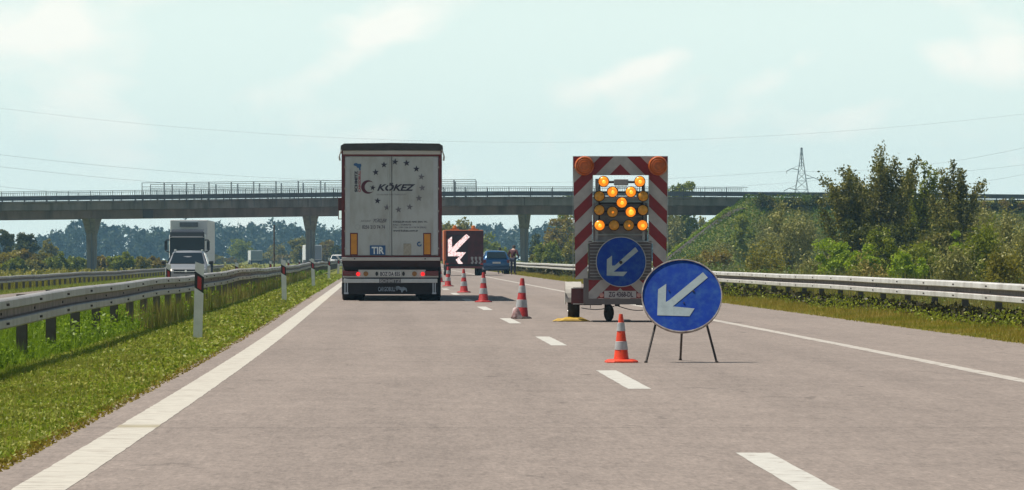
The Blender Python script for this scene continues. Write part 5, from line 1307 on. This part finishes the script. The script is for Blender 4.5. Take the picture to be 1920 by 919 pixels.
rear_box('distant_lorry', 'grey backed lorry with a bright white side, behind the middle bridge pillar', 588, 660, 3.3, 2.5, -.5, R(5.5), 9)
rear_box('distant_lorry', 'small grey and white lorry far away between the oncoming lorry and the thin pole', 481, 880, 3.0, 2.4, -.75, R(6.6), 9)

# orange works truck ---------------------------------------------------
def works_truck():
    D = 250.0; S = F/D; X = PX(870, D); t = thing('works_truck', 'orange road works truck carrying a big lit arrow on a dark board', 'works truck', (X, D, 0), heading(D))
    x_ = lambda px: (px-870)/S
    z_ = lambda py: (517.5-py)/S
    org = mat('works_orange', (.62,.15,.04), .5, var=.1, dirt=(.4,.14,.06), dirt_amt=.5); dk = mat('board_dark_red', (.07,.012,.014), .6, var=.4, vscale=2.5); dk2 = mat('board_black', (.03,.014,.016), .6, var=.3)
    b = B(); b.box(x_(832),x_(906),.10,4.6,.92,z_(432)); b.build('truck_body', org, t, bevel=.03)
    b = B(); b.box(x_(836.5),x_(906.5),.0,.095,z_(496),z_(433)); bd = b.build('arrow_board', dk, t)
    b = B(); b.box(x_(839),x_(877),-.02,-.001,z_(493),z_(441)); b.build('lamp_panel', dk2, bd)
    led = bpy.data.materials.new('arrow_lamps'); led.use_nodes = True; n_ = led.node_tree; bs = n_.nodes['Principled BSDF']; vo = n_.nodes.new('ShaderNodeTexVoronoi'); vo.inputs['Scale'].default_value = 11.0; tcn = n_.nodes.new('ShaderNodeTexCoord')
    n_.links.new(tcn.outputs['Object'], vo.inputs['Vector']); rp = n_.nodes.new('ShaderNodeValToRGB'); rp.color_ramp.elements[0].position = .46; rp.color_ramp.elements[0].color = (1,.84,.82,1); rp.color_ramp.elements[1].position = .62; rp.color_ramp.elements[1].color = (.68,.40,.38,1)
    n_.links.new(vo.outputs['Distance'], rp.inputs[0]); n_.links.new(rp.outputs[0], bs.inputs['Base Color']); n_.links.new(rp.outputs[0], bs.inputs['Emission Color']); bs.inputs['Emission Strength'].default_value = .75
    Q = lambda u, v: (x_(820+u/7.66), z_(420+v/7.66))
    b = B(); b.poly([Q(*p) for p in ((415,150),(465,190),(255,408),(410,412),(375,455),(322,520),(368,570),(345,578),(300,575),(265,518),(325,468),(152,468),(152,230),(210,185),(208,345))], -.05, -.022); b.build('lit_arrow', led, bd)
    b = B(); tk = mat('pale_marks', (.34,.33,.33), .5)
    for u in (480, 535, 592):
        b.poly([Q(*p) for p in ((u,480),(u+20,474),(u+40,484),(u+30,520),(u+44,545),(u+30,580),(u+6,576),(u+2,560),(u+22,540),(u+8,520))], -.012, -.001)
    b.build('pale_marks', tk, bd)
    for px in (853, 888):
        b = B(); b.box(x_(px-8),x_(px+8),.2,.7,z_(433),z_(429.5)); b.lathe([(.12,0),(.13,.05),(.10,.17),(.02,.2)], 14, (x_(px), .45, z_(429.5)), 'z'); b.build('beacon', mat('beacon_orange', (.55,.17,.03), .4), t, smooth=False)
    b = B(); b.box(x_(838),x_(906),.3,5.5,.5,.90); b.box(x_(836),x_(907),-.05,.1,z_(500),z_(497)); b.build('chassis', m_dark, t)
    b = B(); b.box(x_(836),x_(905),-.02,.04,.42,.58); b.build('rear_bumper', mat('bumper_red', (.16,.03,.03), .5), t)
    for px in (838.5, 903):
        b = B(); b.box(x_(px)-.07,x_(px)+.07,-.04,.0,.60,.72); b.build('tail_light', mat('works_tail', (.5,.02,.02), .3), t)
    b = B(); b.box(x_(834),x_(905),4.7,6.4,.6,z_(440)); b.build('cab', org, t, bevel=.1)
    for y in (1.2, 5.5):
        for sx in (-1, 1): wheel(t, sx*.92, y, .44, .34)
works_truck()

# ------------------------------------------------------------------ people
def person(label, loc, rz, top_m, leg_m, hair_m, pose, h=1.78):
    t = thing('person', label, 'person', loc, rz)
    s = h/1.78
    J = dict(pel=(0,0,.95), spine=(0,-.0,1.18), chest=(0,.0,1.38), neck=(0,.0,1.52), head=(0,-.01,1.62), crown=(0,-.0,1.72),
             hl=(-.10,0,.90), kl=(-.12,-.02,.50), al=(-.13,.02,.09), tl=(-.14,-.15,.03), hr=(.10,0,.90), kr=(.12,-.02,.50), ar=(.14,.02,.09), tr=(.16,-.15,.03),
             sl=(-.19,0,1.44), el=(-.30,.03,1.17), wl=(-.30,-.10,.97), pl=(-.295,-.14,.90), sr=(.19,0,1.44), er=(.30,.03,1.17), wr=(.30,-.10,.97), pr=(.295,-.14,.90))
    J.update(pose); J = {k: Vector(v)*s for k, v in J.items()}
    rad = dict(pel=.13, spine=.125, chest=.14, neck=.058, head=.088, crown=.06, hl=.085, kl=.058, al=.042, tl=.035, hr=.085, kr=.058, ar=.042, tr=.035, sl=.06, el=.043, wl=.028, pl=.032, sr=.06, er=.043, wr=.028, pr=.032)
    E = [('pel','spine'),('spine','chest'),('chest','neck'),('neck','head'),('head','crown'),('pel','hl'),('hl','kl'),('kl','al'),('al','tl'),('pel','hr'),('hr','kr'),('kr','ar'),('ar','tr'),
         ('chest','sl'),('sl','el'),('el','wl'),('wl','pl'),('chest','sr'),('sr','er'),('er','wr'),('wr','pr')]
    def skin(name, keys, edges, grow, m, parent, root, extra=None):
        ks = list(keys); vs = [tuple(J[k]) for k in ks]; es = [(ks.index(a), ks.index(b)) for a, b in edges]; rr = [(rad[k]+grow)*s for k in ks]
        if extra:
            for a, p, r in extra:
                es.append((a if isinstance(a, int) and a >= 0 else ks.index(a), len(vs))); vs.append(tuple(p)); rr.append(r)
        me = bpy.data.meshes.new(name); me.from_pydata(vs, es, []); o = bpy.data.objects.new(name, me); COL.objects.link(o); o.parent = parent
        me.materials.append(m); md = o.modifiers.new('skin', 'SKIN'); sv = me.skin_vertices[0].data if me.skin_vertices else None
        if sv is None:
            bpy.context.view_layer.objects.active = o; o.select_set(True); bpy.ops.mesh.customdata_skin_add(); o.select_set(False); sv = me.skin_vertices[0].data
        for i, r in enumerate(rr): sv[i].radius = (r, r); sv[i].use_root = (i == ks.index(root))
        md.use_smooth_shade = True
        sb = o.modifiers.new('sub', 'SUBSURF'); sb.levels = sb.render_levels = 2
        return o
    keys = list(J); extra = []; nv = len(keys)
    for sd in ('l', 'r'):            # five fingers each, gently curled, thumb from the side of the palm
        p = J['p'+sd]; d = (p - J['w'+sd]).normalized(); side = Vector((1, 0, 0)) - d*d.x; side.normalize(); fw = d.cross(side).normalized()
        for k, ln in enumerate((.070, .080, .074, .058)):
            a = p + side*(k-1.5)*.019*s; m1 = a + d*ln*.55*s; m2 = m1 + (d*.75+fw*.35)*ln*.5*s
            extra += [('p'+sd, a, .010*s), (nv+len(extra), m1, .0085*s), (nv+len(extra)+1, m2, .007*s)]
        a = J['w'+sd]*.45 + p*.55 + side*.03*s; extra += [('p'+sd, a, .011*s), (nv+len(extra), a + (d*.5+side*.6)*.05*s, .009*s)]
    flesh = mat('skin', (.42,.25,.18), .6, var=.05)
    body = skin('body', keys, E, 0, flesh, t, 'pel', extra)
    torso = ['pel','spine','chest','sl','el','wl','sr','er','wr']
    skin('jacket', torso, [('pel','spine'),('spine','chest'),('chest','sl'),('sl','el'),('el','wl'),('chest','sr'),('sr','er'),('er','wr')], .022, top_m, t, 'chest')
    skin('trousers', ['pel','hl','kl','al','hr','kr','ar'], [('pel','hl'),('hl','kl'),('kl','al'),('pel','hr'),('hr','kr'),('kr','ar')], .018, leg_m, t, 'pel')
    skin('shoes', ['al','tl'], [('al','tl')], .012, m_black, t, 'al'); skin('shoes', ['ar','tr'], [('ar','tr')], .012, m_black, t, 'ar')
    hd = J['head']; b = B(); b.lathe([(.03*s,-.03*s),(.092*s,-.02*s),(.104*s,.04*s),(.09*s,.10*s),(.05*s,.135*s),(.002,.142*s)], 18, tuple(hd+Vector((0,.012,0))*s)); b.build('hair', hair_m, t, smooth=True)
    b = B(); f = hd + Vector((0, -.095, -.02))*s
    b.add([tuple(f+Vector((-.014,0,-.02))*s), tuple(f+Vector((.014,0,-.02))*s), tuple(f+Vector((0,0,.03))*s), tuple(f+Vector((0,-.025,-.015))*s)], [(0,1,3),(1,2,3),(2,0,3),(0,2,1)]); b.build('nose', flesh, body)
    b = B()
    for sx in (-1, 1): b.lathe([(.001,-.006),(.009,0),(.009,.01)], 10, tuple(hd+Vector((sx*.032,-.09,.012))*s), 'y')
    b.build('eyes', m_black, body)
    b = B(); b.box(hd.x-.022*s, hd.x+.022*s, hd.y-.092*s, hd.y-.08*s, hd.z-.062*s, hd.z-.052*s); b.build('mouth', mat('lips', (.3,.1,.08), .6), body)
    b = B()
    for sx in (-1, 1): b.tube(tuple(hd+Vector((sx*.085,.0,-.01))*s), tuple(hd+Vector((sx*.102,.01,.0))*s), .026*s, .02*s, 10)
    b.build('ears', flesh, body)
    return t
D = 262
person('person in a dark red jacket and navy trousers leaning beside the blue car', (PX(962, D), D, 0), R(150),
       mat('jacket_maroon', (.07,.014,.016), .8, var=.2, vscale=9), mat('trousers_navy', (.02,.022,.05), .8, var=.2), mat('hair_brown', (.05,.03,.02), .8),
       dict(chest=(.02,-.06,1.38), neck=(.03,-.12,1.51), head=(.03,-.17,1.60), crown=(.03,-.18,1.70), sl=(-.18,-.06,1.42), sr=(.21,-.06,1.42), er=(.36,-.06,1.16), wr=(.34,-.24,1.02), pr=(.33,-.29,.98), el=(-.34,.02,1.18), wl=(-.30,-.16,1.05), pl=(-.28,-.21,1.02), kl=(-.13,0,.5), al=(-.13,.04,.09), ar=(.13,.0,.09)), 1.84)
D = 276
person('person in dark clothes behind the blue car, only head and shoulders above its roof', (PX(938, D), D, 0), R(20),
       mat('jacket_dark', (.025,.03,.035), .8, var=.2), mat('trousers_navy', (.02,.022,.05), .8), mat('hair_black', (.015,.012,.012), .8),
       dict(head=(-.05,-.05,1.61), crown=(-.06,-.05,1.71)), 1.70)
